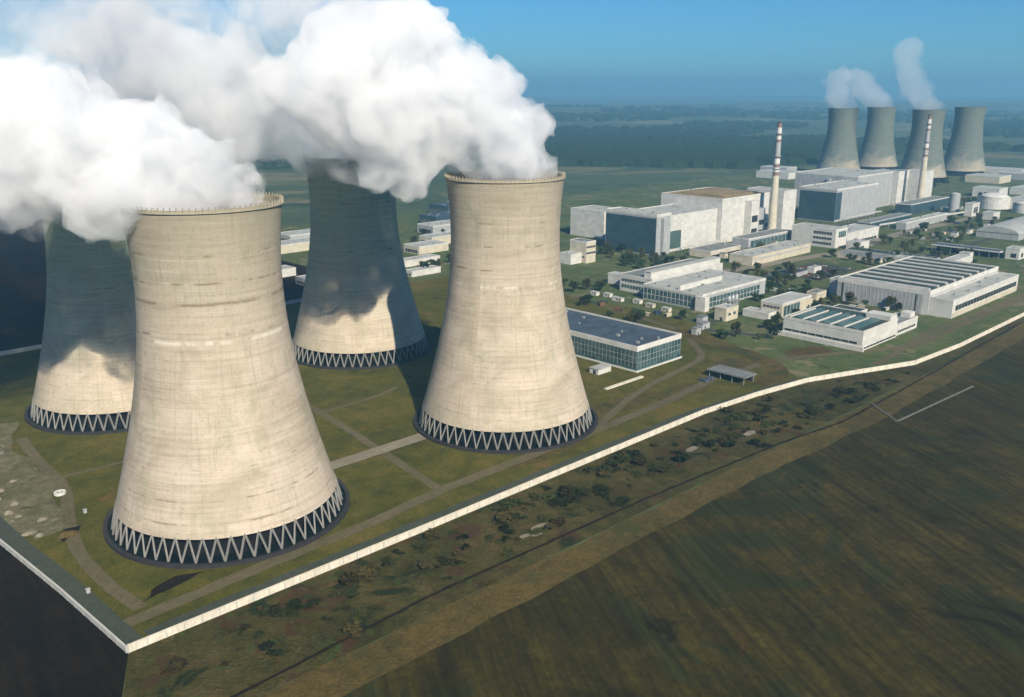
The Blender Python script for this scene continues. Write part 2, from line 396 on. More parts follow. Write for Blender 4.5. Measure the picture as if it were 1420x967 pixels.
sheet('cooling_tower_lawn', [(0, 0), (306, 0), (397, -11), (455, -32), (520, 130), (520, 381), (-7, 381), (-7, 103), (-3, 50)], .00, 'lawn')
sheet('works_lawn', [(397, -11), (478, -40), (2000, -40), (2000, 760), (380, 760), (380, 380), (470, 380), (470, 130)], .02, 'works')
sheet('rough_strip', [(-22, -46), (340, -52), (640, -52), (2200, -52), (2200, -38), (478, -40.5), (397, -11), (306, 0), (0, 0)], -.05, 'scrub')
sheet('dry_verge', [(-30, -64), (100, -64), (250, -64), (368, -70), (640, -66), (1400, -64), (1400, -54), (640, -53), (340, -53), (120, -49), (-22, -46)], .04, 'verge', (8, .7), 3)
sheet('ploughed_field', [(-28, -55), (350, -57), (2600, -56), (2600, -1500), (-160, -1500), (-60, -400)], -.04, 'field', (25, 2.0), 4)
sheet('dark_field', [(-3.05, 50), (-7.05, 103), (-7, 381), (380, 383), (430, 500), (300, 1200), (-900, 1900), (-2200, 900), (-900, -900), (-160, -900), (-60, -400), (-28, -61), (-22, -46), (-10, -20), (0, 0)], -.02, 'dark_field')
ribbon('drainage_ditch', [(-12, -43), (90, -39), (203, -43), (300, -50), (347, -57), (420, -56), (640, -50)], 1.3, .09, 'hollow', 5, .7, 4)
# roads and paths
ribbon('inner_road', [(2, 16), (60, 19), (100, 19), (144, 24), (243, 24), (310, 26), (372, 33), (430, 24), (520, -22), (620, -22), (900, -24)], 6.0, .06, 'track', 2, .8)
ribbon('wall_side_road', [(3, 2), (1, 60), (-3, 105), (-3, 370)], 7.0, .07, 'asphalt', 3, .3)
ribbon('wall_track', [(8, 6.5), (100, 6.5), (306, 6.5), (396, -4)], 4.0, .05, 'asphalt', 8, .8)
ribbon('cross_road', [(144, 24), (148, 50), (153, 84), (161, 140), (163, 200), (165, 320)], 4.5, .08, 'track', 4, .5)
ribbon('link_slab', [(118, 79), (180, 79)], 8.5, .12, 'slab', 5, .15)
ribbon('upper_path', [(158, 144), (200, 144), (216, 150)], 3.0, .10, 'track', 6, .4)
ribbon('west_path', [(18, 153), (45, 151), (70, 150)], 2.6, .10, 'track', 6, .4)
ribbon('tower_ring_track', [(13, 22), (10, 50), (12, 80), (22, 118), (30, 140), (30, 180), (34, 215)], 5.0, .11, 'track', 7, 1.0)
ribbon('pump_hall_track', [(243, 24), (300, 45), (333, 52), (395, 60), (440, 108), (470, 250)], 4.5, .11, 'track', 8, .8)
ribbon('dirt_track', [(437, 118), (430, 80), (424, 40), (404, 8), (372, 8)], 13, .13, 'verge', 9, 3)
ribbon('works_road', [(452, 112), (470, 60), (596, 70), (596, 240), (640, 290), (1100, 280)], 7, .14, 'asphalt', 10, .3)
ribbon('works_road_front', [(470, 112), (600, 104), (780, 118), (1000, 110), (1400, 110)], 7, .15, 'asphalt', 12, .3)
ribbon('works_road_wall', [(460, -24), (560, -14), (770, -20), (1300, -20)], 5, .16, 'track', 13, .4)
ribbon('plaza', [(640, 215), (850, 185), (1000, 200), (1250, 190)], 14, .17, 'slab', 14, 1.5)
sheet('gravel_clearing', [(4, 96), (14, 100), (22, 128), (28, 150), (26, 200), (40, 240), (20, 250), (-2, 240), (-2, 120)], .05, 'gravel', (4, 1.8), 6)
sheet('damp_hollow', [(15, 24), (27, 27), (40, 30), (30, 34), (20, 31)], .14, 'hollow', (3, .8), 7)
sheet('damp_hollow', [(10, 88), (18, 91), (21, 98), (15, 99), (11, 95)], .14, 'hollow', (2, .7), 8)
for i, (x, y, rx, ry) in enumerate([(290, 40, 30, 9), (330, 30, 24, 8), (398, 40, 18, 12), (210, 20, 30, 5), (455, 20, 20, 14)]):
    sheet('dry_grass_patch', [(x + rx * math.cos(a * .63), y + ry * math.sin(a * .63)) for a in range(10)], .035, 'verge', (4, 2.2), 10 + i)
# bare concrete platforms in the rough strip
for i, (x, y, s_) in enumerate([(151, -30, 3), (146, -33, 2.2), (141, -31, 2), (262, -24, 3), (300, -32, 3)]):
    sheet('bare_patch', [(x + s_ * 1.8 * math.cos(a), y + s_ * .7 * math.sin(a)) for a in range(6)], .0, 'slab', (1, .8), 20 + i)

# ------------------------------------------------------------------ cooling towers
def tr(z): return 27.0 * math.sqrt(1 + ((z - 98) / 71.3) ** 2)
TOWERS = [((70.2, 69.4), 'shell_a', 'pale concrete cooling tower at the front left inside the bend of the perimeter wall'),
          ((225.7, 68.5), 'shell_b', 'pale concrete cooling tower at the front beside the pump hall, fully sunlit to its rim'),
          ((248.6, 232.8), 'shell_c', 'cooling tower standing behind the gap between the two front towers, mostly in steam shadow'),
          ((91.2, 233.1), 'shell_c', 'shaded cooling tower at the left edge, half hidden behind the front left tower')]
def tower_parts(root, mat, near):
    N = 128 if near else 64
    zs = [9 + 116 * i / 48 for i in range(49)]
    prof = [(tr(z), z) for z in zs] + [(tr(125) + .3, 125.0), (tr(125) + .3, 126.2), (tr(125) - .7, 126.2)] + [(tr(z) - .7, z) for z in zs[::-1]]
    mb = MB(); mb.lathe(prof, N, close=True); sh = mb.build('shell', mat, root, True)
    sh.data.materials.append(M['dark'])
    md = sh.modifiers.new('edge', 'EDGE_SPLIT'); md.split_angle = R(40)
    mb = MB(); mb.lathe([(46.6, -.5), (48.3, -.5), (48.3, 1.3), (46.6, 1.3)], N, close=True); mb.build('basin_wall', 'basin', root)
    mb = MB(); mb.lathe([(46.5, .2), (46.5, .6)], N); mb.build('basin_water', 'water', root)
    mb = MB(); mb.lathe([(39.5, .3), (39.5, 9.5)], 64); mb.build('fill_packing', 'void', root)
    if near:
        n = 54
        mb = MB(); r0, r1 = 45.0, tr(9) - .35
        mb.beam((r0, 0, .5), (r1 * math.cos(math.pi / n), r1 * math.sin(math.pi / n), 9.4), .62, .62)
        a2 = 2 * math.pi / n
        mb.beam((r0 * math.cos(a2), r0 * math.sin(a2), .5), (r1 * math.cos(math.pi / n), r1 * math.sin(math.pi / n), 9.4), .62, .62)
        c0 = mb.build('column_pair', 'column', root)
        for k in range(1, n):
            c = c0.copy(); COL.objects.link(c); c.parent = root; c.rotation_euler = (0, 0, a2 * k)
        mb = MB(); rr = tr(125) + .35; q = 84
        for k in range(q):
            a = 2 * math.pi * k / q; mb.beam((rr * math.cos(a), rr * math.sin(a), 125.2), (rr * math.cos(a), rr * math.sin(a), 127.2), .34)
        mb.lathe([(rr - .8, 125.0), (rr + .25, 125.0), (rr + .25, 125.3), (rr - .8, 125.3)], N, close=True)
        mb.build('rim_gallery', 'shell_b', root)
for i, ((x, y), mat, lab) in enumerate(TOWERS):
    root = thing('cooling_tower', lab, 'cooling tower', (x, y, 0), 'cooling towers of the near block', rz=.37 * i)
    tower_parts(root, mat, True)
# ladder on the front tower shell, rust mark
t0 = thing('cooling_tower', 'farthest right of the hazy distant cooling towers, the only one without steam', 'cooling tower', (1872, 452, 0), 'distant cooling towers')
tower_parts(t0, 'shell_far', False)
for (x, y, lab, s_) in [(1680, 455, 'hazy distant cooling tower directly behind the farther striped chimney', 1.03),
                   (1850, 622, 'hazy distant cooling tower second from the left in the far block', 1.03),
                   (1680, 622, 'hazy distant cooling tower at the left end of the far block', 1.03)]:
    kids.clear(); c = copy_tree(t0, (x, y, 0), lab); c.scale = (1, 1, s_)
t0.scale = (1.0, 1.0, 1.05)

# ------------------------------------------------------------------ perimeter walls
def wall_run(label, pts, h=2.5, th=.35, mat='wall', post=6.0):
    root = thing('perimeter_wall', label, 'wall', (pts[0][0], pts[0][1], 0))
    pan, cop, pos = MB(), MB(), MB(); o = Vector(pts[0])
    for i in range(len(pts) - 1):
        a, b = Vector(pts[i]) - o, Vector(pts[i + 1]) - o; d = (b - a); L = d.length; d.normalize(); n = Vector((-d.y, d.x))
        def quad(mb, s0, s1, w, z0, z1):
            p = [a + d * s0 + n * w, a + d * s1 + n * w, a + d * s1 - n * w, a + d * s0 - n * w]; mb.prism([(q.x, q.y) for q in p], z0, z1)
        quad(pan, 0, L, th / 2, -.3, h); quad(cop, -.1, L + .1, th / 2 + .16, h + .003, h + .22)
        k = max(1, int(L / post))
        for j in range(k + 1): quad(pos, L * j / k - .22, L * j / k + .22, th / 2 + .11, -.3, h - .01)
    pan.build('panels', mat, root); cop.build('coping', mat, root); pos.build('posts', 'wall_back', root)
    return root
wall_run('long bright concrete perimeter wall running from the near corner past the front towers', [(0, 0), (120, -.7), (306, 0)])
wall_run('bright perimeter wall bending away below the front workshop beside the pump hall', [(306.4, 0), (352, -4), (397, -11), (478, -40)])
wall_run('perimeter wall beside the large striped roof workshop at the right edge', [(478.4, -40), (539, -44), (667, -44), (1500, -44)], post=12)
wall_run('thin greyer perimeter wall running left from the near corner beside the dark field', [(-.4, .3), (-3, 50), (-7, 103), (-7, 380)], h=2.0, mat='wall_back')
wall_run('low far side wall behind the shaded left cooling tower', [(-7, 380.6), (71, 381), (240, 381), (379, 381)], h=2.6, mat='wall_back', post=12)
# drainage channel walls in the field corner
def low_wall(label, pts):
    r = thing('channel_wall', label, 'wall', (pts[0][0], pts[0][1], 0)); mb = MB()
    for i in range(len(pts) - 1):
        a, b = Vector(pts[i]) - Vector(pts[0]), Vector(pts[i + 1]) - Vector(pts[0]); d = (b - a).normalized(); n = Vector((-d.y, d.x)) * .45
        mb.prism([tuple(a + n), tuple(b + n), tuple(b - n), tuple(a - n)], -.2, .45)
    mb.build('wall', 'channel', r); return r
low_wall('low grey concrete channel wall by the corner of the ploughed field', [(386, -55), (369, -76)])
low_wall('longer low grey channel wall running right beside the ploughed field', [(369.6, -76.6), (441, -81), (458, -82)])

# ------------------------------------------------------------------ buildings
FACE = {'u': 0, 'v': 1}
def shell_box(root, w, d, h, wall, roof, par=1.0, parmat=None, base=None):
    mb = MB(); mb.box(0, w, 0, d, -.3, h); mb.build('wall', wall, root)
    mb = MB(); mb.box(.55, w - .55, .55, d - .55, h + .003, h + .25); mb.build('roof', roof, root)
    pt = .5
    mb = MB()
    for b in ((-.15, w + .15, -.15, pt), (-.15, w + .15, d - pt, d + .15), (-.15, pt, pt, d - pt), (w - pt, w + .15, pt, d - pt)):
        mb.box(b[0], b[1], b[2], b[3], h - par * .75, h + par * .5)
    mb.build('parapet', parmat or wall, root)
    if base:
        mb = MB(); mb.box(-.9, w + .9, -.9, d + .9, -.3, base); mb.build('plinth', parmat or wall, root)
def band(root, face, dims, a, b, z0, z1, mat='glass', mull=3.0, name='window_band', mmat='white', rail=None, d0=.12):
    w, d, h = dims; L = w if face == 'v' else d
    x0, x1 = a * L, b * L
    def bx(m, s0, s1, za, zb, dep, start=.02):
        if face == 'v': m.box(s0, s1, -dep, -start, za, zb)
        elif face == 'u': m.box(-dep, -start, s0, s1, za, zb)
        elif face == 'V': m.box(s0, s1, d + start, d + dep, za, zb)
    m = MB(); bx(m, x0, x1, z0, z1, d0, -.05); o = m.build(name, mat, root)
    if mull:
        m = MB(); k = max(1, round((x1 - x0) / mull))
        for j in range(k + 1): s_ = x0 + (x1 - x0) * j / k; bx(m, s_ - .14, s_ + .14, z0, z1, d0 + .12, d0 - .01)
        if rail:
            for zr in rail: bx(m, x0 - .1, x1 + .1, zr - .15, zr + .15, d0 + .16, d0 - .012)
        m.build('mullions', mmat, o)
    return o
def bld(name, label, cat, u0, v0, w, d, h, wall='white', roof='roof_grey', par=1.0, parmat=None, base=None, bands=(), group=None, extras=None):
    root = thing(name, label, cat, (u0, v0, 0), group)
    shell_box(root, w, d, h, wall, roof, par, parmat, base)
    for bnd in bands:
        kw = bnd[5] if len(bnd) > 5 else {}
        band(root, bnd[0], (w, d, h), *bnd[1:5], **kw)
    if extras: extras(root, w, d, h)
    nv = min(9, int(w * d / 420)) + 1
    if name not in ('workshop', 'greenhouse', 'distant_hall'): vents(root, w, d, h, nv, int(u0 * 7 + v0))
    return root
def roof_box(root, x0, x1, y0, y1, h, hh, mat='white', name='roof_unit'):
    m = MB(); m.box(x0, x1, y0, y1, h + .25, h + hh); m.build(name, mat, root)
def vents(root, w, d, h, n, seed):
    r_ = random.Random(seed)
    for _ in range(n):
        x, y, s_ = r_.uniform(2, w - 4), r_.uniform(2, d - 4), r_.uniform(1, 2.2)
        m = MB(); m.box(x, x + s_, y, y + s_, h + .25, h + .25 + r_.uniform(.8, 1.8)); m.build('roof_vent', 'steel', root)

# pump hall beside the front right tower
def ex_pump(root, w, d, h):
    m = MB()
    for k in range(1, 12): m.box(1.2, w - 1.2, d * k / 12 - .2, d * k / 12 + .2, h + .25, h + .42)
    m.build('roof_seams', 'roof_dark', root)
bld('pump_hall', 'long glazed pump hall with dark blue roof and thick white parapet', 'hall', 339, 71.5, 45, 120, 15,
    'glass', 'roof_dark', 2.6, 'white', .9, [('u', .0, 1, 2.5, 12.6, dict(mull=3, mmat='steel', rail=(5.8, 9.2))), ('v', .02, .98, 2.5, 12.6, dict(mull=3, mmat='steel', rail=(5.8, 9.2)))], extras=ex_pump)
r = thing('valve_house', 'small pale valve house between the front right tower and the pump hall', 'hut', (318, 84, 0))
m = MB(); m.box(0, 12, 0, 7, -.2, 3.2); m.build('wall', 'white', r); m = MB(); m.box(-.3, 12.3, -.3, 7.3, 3.203, 3.6); m.build('roof', 'roof_pale', r)
m = MB(); m.box(-.1, -.02, 2, 4, 0, 2.4); m.build('door', 'dark', r)
r = thing('pipe_trench', 'pale concrete pipe trench lying on the grass below the pump hall', 'trench', (300, 62, 0))
m = MB(); m.box(0, 34, 0, 2, -.1, .8); m.build('cover_slabs', 'wall', r)

# open shed
r = thing('open_shed', 'low open sided shed with flat dark grey roof beside the dirt track', 'shed', (364, 12, 0))
m = MB(); m.box(-1, 12, -1, 25, 4.2, 4.9); m.build('roof', 'roof_grey', r)
for (x, y) in [(0, 0), (10.5, 0), (0, 8), (10.5, 8), (0, 16), (10.5, 16), (0, 23.6), (10.5, 23.6)]:
    m = MB(); m.box(x, x + .4, y, y + .4, -.1, 4.19); m.build('post', 'steel', r)
m = MB(); m.box(9.6, 10.2, .6, 23, -.1, 4.1); m.build('back_wall', 'dark', r)
r = thing('material_stack', 'dark heap of stacked crates beside the open shed', 'crates', (352, 30, 0))
for i, (x, y) in enumerate([(0, 0), (3, .6), (0.4, 3), (6, .2)]):
    m = MB(); m.box(x, x + 2.4, y, y + 2.2, 0, 1.6 + .5 * (i % 2)); m.build('crate', 'roof_dark', r)

# front workshop with green glazed strips
def ex_front(root, w, d, h):
    for k in range(5):
        y0 = 6 + k * 10.0
        m = MB(); m.extr_u([(y0, h + .25), (y0 + 4.0, h + 1.7), (y0 + 8.0, h + .25)], 3, w - 14); o = m.build('skylight', 'skylight', root)
        m = MB(); m.box(2.4, w - 13.4, y0 + 8.3, y0 + 8.9, h + .25, h + 1.1); m.build('curb', 'white', o)
    m = MB(); m.box(w - 11, w - .6, .6, 18, h + .25, h + 3.5); m.build('roof_house', 'white', root)
    m = MB(); m.box(-1.6, -.02, -1.5, d + 8, -.2, 3.2); m.build('terrace_wall', 'white', root)
bld('workshop', 'white workshop with green glazed roof strips, nearest the wall bend at right', 'workshop', 482, -3, 52, 58, 13, 'white', 'roof_green', 1.6, 'white', None,
    [('u', .06, .98, 4.2, 5.6, dict(mat='glass_dark', mull=6)), ('v', .03, .97, 1.0, 2.2, dict(mat='glass_dark', mull=5))], extras=ex_front)
def ex_low(root, w, d, h): roof_box(root, w - 9, w - 1, 2, 9, h, 4, 'white')
bld('annex', 'low white annex stepping off the right end of the green roofed workshop', 'annex', 534.8, -2, 36, 16, 8, 'white', 'roof_grey', 1.2, 'white', None,
    [('v', .1, .9, 2, 3.6, dict(mat='glass_dark'))], extras=ex_low)
bld('store', 'white store with dark doors standing behind the green roofed workshop', 'store', 538, 30, 20, 22, 10, 'white', 'roof_green', 1.2, 'white', None, [('v', .1, .4, 0, 4, dict(mat='dark', mull=0, name='door'))])

# large striped roof workshop
def ex_hangar(root, w, d, h):
    for k in range(8):
        x0 = 8 + k * 16.6
        m = MB(); m.box(x0, x0 + 12.0, 3, d - 3, h + .25, h + 1.5); o = m.build('rooflight', 'roof_green', root)
        m = MB(); m.box(x0 - 2.4, x0 - .1, 3, d - 3, h + .25, h + 2.0); m.build('curb', 'white', o)
    m = MB()
    for k in range(1, 24): m.box(-.16, -.03, d * k / 24 - .12, d * k / 24 + .12, .5, h - 1.2)
    m.build('panel_ribs', 'white', root)
bld('workshop', 'huge flat workshop with dark striped roof and white framed ends at the right', 'workshop', 614, 8, 144, 74, 17.5, 'grey', 'roof_green', 3.0, 'white', None,
    [('u', 0.0, .07, 0, 15, dict(mat='white', mull=0, name='pier')), ('u', .12, .14, 0, 15.5, dict(mat='glass_dark', mull=0, name='slot_window')),
     ('u', .93, .95, 0, 15.5, dict(mat='glass_dark', mull=0, name='slot_window'))], extras=ex_hangar)
bld('front_wing', 'white framed front wing with one long dark window slot, before the striped roof workshop', 'wing', 616, -9, 142, 16.8, 13.5, 'white', 'roof_pale', 1.6, 'white', None,
    [('v', .04, .97, 5.0, 9.0, dict(mat='glass_dark', mull=6, mmat='grey')), ('v', .01, .99, .3, 4.2, dict(mat='cream', mull=12, name='cladding_panel', mmat='cream'))])
bld('stair_block', 'grey stair block at the left end of the striped roof workshop', 'block', 622, 83, 16, 10, 15, 'grey', 'roof_grey', 1.0, 'white')
bld('boiler_house', 'small grey boiler house at the foot of the grey stair block', 'house', 600, 92, 16, 9, 6, 'cream', 'roof_grey', .8)
bld('store', 'long white roofed store just behind the striped roof workshop', 'store', 770, 66, 90, 12, 8, 'white', 'roof_pale', 1.2)
bld('tower_house', 'small white tower house at the back edge of the striped roof workshop', 'house', 762, 88, 12, 12, 15, 'white', 'roof_pale', 1.0, None, None, [('v', .2, .8, 8, 11)])

# administration / workshops group with white clerestories
def ex_adm(root, w, d, h):
    m = MB(); m.box(1, w - 1, 2, 9, h + .25, h + 5.5); o = m.build('clerestory', 'white', root)
    m = MB(); m.box(.6, w - .6, 1.6, 9.4, h + 5.503, h + 5.9); m.build('roof', 'roof_pale', o)
bld('hall', 'rear white hall with raised white clerestory, left of the central works group', 'hall', 516, 196, 104, 34, 14, 'white', 'roof_grey', 1.4, 'white', None,
    [('u', .05, .95, 3, 6, dict(mat='glass')), ('u', .05, .95, 8.5, 11, dict(mat='glass'))], extras=ex_adm)
def ex_adm2(root, w, d, h):
    m = MB(); m.box(.8, 60, 22, 24, h + .25, h + 4.0); m.build('clerestory', 'white', root)
    m = MB(); m.box(-2.5, 3.5, -4, 5, -.2, h - 1); m.build('stair_tower', 'white', root)
    vents(root, w, d, h, 6, 5)
bld('hall', 'broad low hall with gleaming white roof in the central works group', 'hall', 502, 136, 92, 58, 12.5, 'grey', 'roof_pale', 1.6, 'white', None,
    [('u', .1, .99, 1.5, 10.0, dict(mat='glass', mull=4, rail=(5.5,))), ('v', .1, .9, 1.5, 9, dict(mat='glass', mull=5, rail=(5,)))], extras=ex_adm2)
bld('hut', 'pale hut standing left of the central white halls', 'hut', 531, 238, 10, 18, 9, 'white', 'roof_pale', .8)
bld('house', 'small square white house with a dark door before the central halls', 'house', 486, 104, 16, 10, 9.5, 'cream', 'roof_pale', .8, None, None,
    [('u', .3, .5, 0, 2.6, dict(mat='dark', mull=0, name='door')), ('v', .2, .4, 4, 6, dict(mull=0, name='window')), ('v', .6, .8, 4, 6, dict(mull=0, name='window'))])
bld('workshop', 'cream workshop with flat white roof right of the small square house', 'workshop', 524, 80, 44, 18, 11, 'cream', 'roof_pale', 1.2, 'white', None,
    [('u', .1, .9, 3, 5, dict(mat='glass_dark')), ('u', .1, .9, 7, 8.6, dict(mat='glass_dark')), ('v', .05, .6, 0, 9, dict(mat='glass', mull=5))])
bld('annex', 'low cream annex at the foot of the cream workshop', 'annex', 512, 84, 11, 22, 5, 'white', 'roof_pale', .8)
# tank on legs and pipe frame
r = thing('tank_frame', 'steel frame carrying slim vertical tanks between the white halls', 'tank frame', (508, 116, 0))
for i in range(3):
    m = MB(); m.lathe([(.0, 2), (1.7, 2.6), (1.7, 13), (0, 14)], 16, 3 + i * 5, 2); m.build('tank', 'steel', r, True)
for x in (0, 6, 13):
    for y in (-.5, 4.5): m = MB(); m.box(x, x + .35, y, y + .35, 0, 12); m.build('post', 'steel', r)
m = MB(); [m.box(-.2, 13.6, -.6, 5, z, z + .3) for z in (5.5, 9.5)]; m.build('platform', 'steel', r)
# site huts
HL = ['white site hut at the far end of the row below the central halls', 'second hut of the row below the central halls, dull white', 'long pale site hut in the middle of the row below the central halls',
      'site hut with dark gable fourth in the row below the central halls', 'cream site hut fifth in the row below the central halls', 'cream site hut nearest the pump hall in the row']
for i, (u, v) in enumerate([(483, 228), (486, 216), (480, 199), (485, 184), (481, 168), (479, 151)]):
    r = thing('site_hut', HL[i], 'hut', (u, v, 0), 'site huts in a row')
    L = 7 if i != 2 else 10
    m = MB(); m.box(0, 4, 0, L, .2, 3.0); m.build('wall', 'white' if i < 4 else 'cream', r)
    m = MB(); m.box(-.2, 4.2, -.2, L + .2, 3.003, 3.3); m.build('roof', 'roof_pale', r)
    m = MB(); m.box(-.06, -.01, 1, 2, .3, 2.4); m.build('door', 'dark', r)
    m = MB(); m.box(-.06, -.01, 3.4, 5.2, 1.3, 2.3); m.build('window', 'glass_dark', r)
# long conveyor hall
def ex_conv(root, w, d, h): vents(root, w, d, h, 8, 9)
bld('long_store', 'long low cream store with mottled roof in front of the nearer chimney', 'store', 694, 210, 114, 26, 9, 'cream', 'roof_pale', 1.2, 'cream', None,
    [('v', .02, .98, 5.2, 6.6, dict(mat='grey', mull=4))], extras=ex_conv)
# dark turbine hall and neighbours
def ex_turb(root, w, d, h):
    m = MB(); m.box(w - .2, w + 22, -3, 5, -.3, h - 4); m.build('light_tower', 'white', root)
    m = MB()
    for k in range(1, 10): m.box(-.35, -.13, d * k / 10 - .2, d * k / 10 + .2, 3, h - 4)
    for k in range(1, 6): m.box(-.32, -.13, 1, d - 1, h * k / 6 - .2, h * k / 6 + .2)
    m.build('cladding_ribs', 'roof_dark', root)
bld('turbine_hall', 'tall dark teal clad turbine hall with white roof edge, nearest of the big blocks', 'hall', 670, 309, 24, 68, 42, 'grey', 'roof_pale', 2.5, 'white', None,
    [('u', .01, .99, 1, 38.5, dict(mat='clad_dark', mull=0, name='cladding')), ('v', .30, .52, 0, 38, dict(mat='roof_grey', mull=0, name='slot'))])
bld('turbine_hall', 'long white roofed hall joining the dark teal block to the first reactor building', 'hall', 694.5, 314, 92, 60, 38, 'white', 'roof_pale', 2.0, 'white', None,
    [('v', .05, .28, 3, 22, dict(mat='skylight', mull=0, name='cladding'))])
bld('block', 'blank white block left of the dark teal turbine hall', 'block', 716, 418, 40, 52, 31, 'white', 'roof_pale', 1.2)
bld('house', 'cream stepped house directly right of the front right tower, below the blank white block', 'house', 588, 332, 14, 22, 21, 'cream', 'roof_grey', 1.4, 'white', None,
    [('v', .0, 1, 15, 17, dict(mat='glass_dark')), ('v', 0, 1, 9, 11, dict(mat='glass_dark')), ('u', .1, .9, 5, 7, dict(mat='glass'))])
bld('annex', 'short white annex in front of the cream stepped house', 'annex', 572, 338, 16, 16, 10, 'white', 'roof_pale', .8)
bld('block', 'dark block with pale roof between the front right tower and the blank white block', 'block', 680, 485, 30, 30, 20, 'clad_dark', 'roof_pale', 1.2, 'white')
# reactor building 1
def ex_reac(root, w, d, h):
    for i, (x0, x1, zt) in enumerate([(46, 62, 44), (62, 76, 34), (76, 94, 26)]):
        m = MB(); m.box(x0, x1, -9, -.02, -.3, zt); o = m.build('annex', 'white' if i != 1 else 'grey', root)
        m = MB(); m.box(x0 + 2, x1 - 2, -9.12, -9.0, zt * .45, zt * .62); m.build('opening', 'dark', o)
        m = MB(); m.box(x0 + 2, x1 - 2, -9.12, -9.0, zt * .12, zt * .28); m.build('opening', 'glass_dark', o)
    m = MB(); m.box(20, 90, 12, d - 12, h + .25, h + 1.4); m.build('roof_deck', 'roof_brown', root)
    m = MB(); [m.box(-2.5, -.02, y, y + 4, -.3, 26) for y in (24, 34)]; m.build('pilasters', 'grey', root)
bld('reactor_building', 'big white reactor building with brown roof beside the nearer striped chimney', 'reactor hall', 787, 308, 98, 84, 49, 'white', 'roof_brown', 1.6, 'white', None, [], extras=ex_reac)
bld('reactor_block', 'plain white tower block immediately right of the nearer striped chimney', 'block', 909, 303, 30, 50, 49, 'white', 'roof_pale', 1.2, 'white')
bld('switch_house', 'grey banded switch house at the foot of the big reactor building', 'house', 770, 262, 90, 20, 12, 'grey', 'roof_grey', 1.0, 'white', None,
    [('v', .05, .95, 2, 9.5, dict(mat='glass', mull=8, mmat='white'))])
bld('store', 'flat pale store below the dark teal block with a dark loading side', 'store', 700, 262, 55, 26, 7, 'cream', 'roof_grey', 1.0, 'white', None, [('v', .02, .98, 0, 3, dict(mat='dark', mull=0, name='dock'))])
# second block pair
bld('turbine_hall', 'second dark teal turbine hall standing between the nearer chimney and the pale reactor blocks', 'hall', 1037, 300, 118, 52, 42, 'grey', 'roof_pale', 2.0, 'white', None,
    [('u', .01, .99, 1, 38, dict(mat='clad_dark', mull=0, name='cladding')), ('v', 0, .12, 3, 38, dict(mat='clad_dark', mull=0, name='cladding'))])
def ex_r2(root, w, d, h):
    m = MB(); [m.box(-3, -.02, y, y + 5, -.3, z) for y, z in ((8, 40), (24, 30), (40, 44))]; m.build('pilasters', 'grey', root)
bld('reactor_building', 'hazy pale reactor building in front of the far cooling towers', 'reactor hall', 1156, 330, 112, 96, 49, 'grey', 'roof_pale', 1.6, 'white', None, [], extras=ex_r2)
bld('reactor_block', 'bright white tower block between the hazy reactor building and the farther chimney', 'block', 1269, 322, 40, 40, 49, 'white', 'roof_pale', 1.2, 'white',
    None, [('v', .75, .95, 6, 38, dict(mat='grey', mull=0, name='recess'))])
bld('reactor_block', 'bright white tower block directly right of the farther striped chimney', 'block', 1304, 298, 32, 30, 49, 'white', 'roof_pale', 1.2, 'white')
bld('switch_house', 'low dark switch house below the farther striped chimney', 'house', 1180, 262, 130, 22, 14, 'clad_dark', 'roof_grey', 1.0, 'white')
# office
def ex_off(root, w, d, h):
    m = MB(); m.box(-.16, w + .1, -.15, 26, h, h + 5); m.build('attic', 'white', root)
    m = MB(); m.box(0.5, 18, -.2, -.02, 0, h); m.build('stair_wall', 'white', root)
r = bld('office', 'white office with stacked window strips on its shaded side right of the nearer chimney', 'office', 848, 203, 26, 52, 20, 'white', 'roof_pale', 1.2, 'white', None,
    [('u', .08, .5, 3, 5.5, dict(mat='glass_dark')), ('u', .08, .5, 8.5, 11, dict(mat='glass_dark')), ('u', .08, .5, 14, 17, dict(mat='glass_dark')), ('v', .25, .9, 11, 17.5, dict(mat='glass', mull=4))])
bld('office_wing', 'low white wing stretching right of the office with stacked window strips', 'wing', 875, 203, 78, 30, 13, 'white', 'roof_pale', 1.6, 'white', None, [('v', .05, .95, .5, 3.5, dict(mat='glass_dark', mull=8))])
bld('gatehouse', 'small bright gatehouse in front of the low white office wing', 'gatehouse', 852, 176, 20, 16, 9, 'white', 'roof_pale', .8, None, None, [('v', .1, .4, 2, 5, dict(mat='glass_dark', mull=0, name='window'))])
bld('kiosk', 'tiny white kiosk left of the parking ground below the offices', 'kiosk', 704, 150, 14, 7, 5, 'white', 'roof_pale', .6)
bld('greenhouse', 'low green roofed greenhouse on the grass below the long cream store', 'greenhouse', 652, 152, 44, 18, 4, 'grey', 'roof_green', .5, 'steel')
# right side
def barrel(label, u0, u1, v0, v1, h):
    r = thing('barrel_roof_hall', label, 'hall', (u0, v0, 0)); w = u1 - u0; d = v1 - v0
    m = MB(); m.box(0, w, 0, d, -.3, h); m.build('wall', 'grey', r)
    pr = [(d * (1 - math.cos(math.pi * i / 14)) / 2, h + .003 + 7 * math.sin(math.pi * i / 14)) for i in range(15)]
    m = MB(); m.extr_u(pr, -.5, w + .5); m.build('roof', 'roof_pale', r, False)
    m = MB(); m.box(w * .35, w * .5, -.12, .05, 0, 5); m.build('door', 'white', r)
barrel('pale barrel roofed hall at the right edge above the striped roof workshop', 1046, 1190, 82, 128, 7)
def cyl_tank(name, label, cat, u, v, rad, h, mat='white', dome=3):
    r = thing(name, label, cat, (u, v, 0))
    m = MB(); m.lathe([(rad, -.2), (rad, h)], 32); m.build('tank_wall', mat, r, False)
    m = MB(); m.lathe([(rad + .2, h + .003), (rad * .7, h + dome * .6), (rad * .3, h + dome * .93), (0.001, h + dome)], 32); m.build('roof', mat, r, True)
    return r
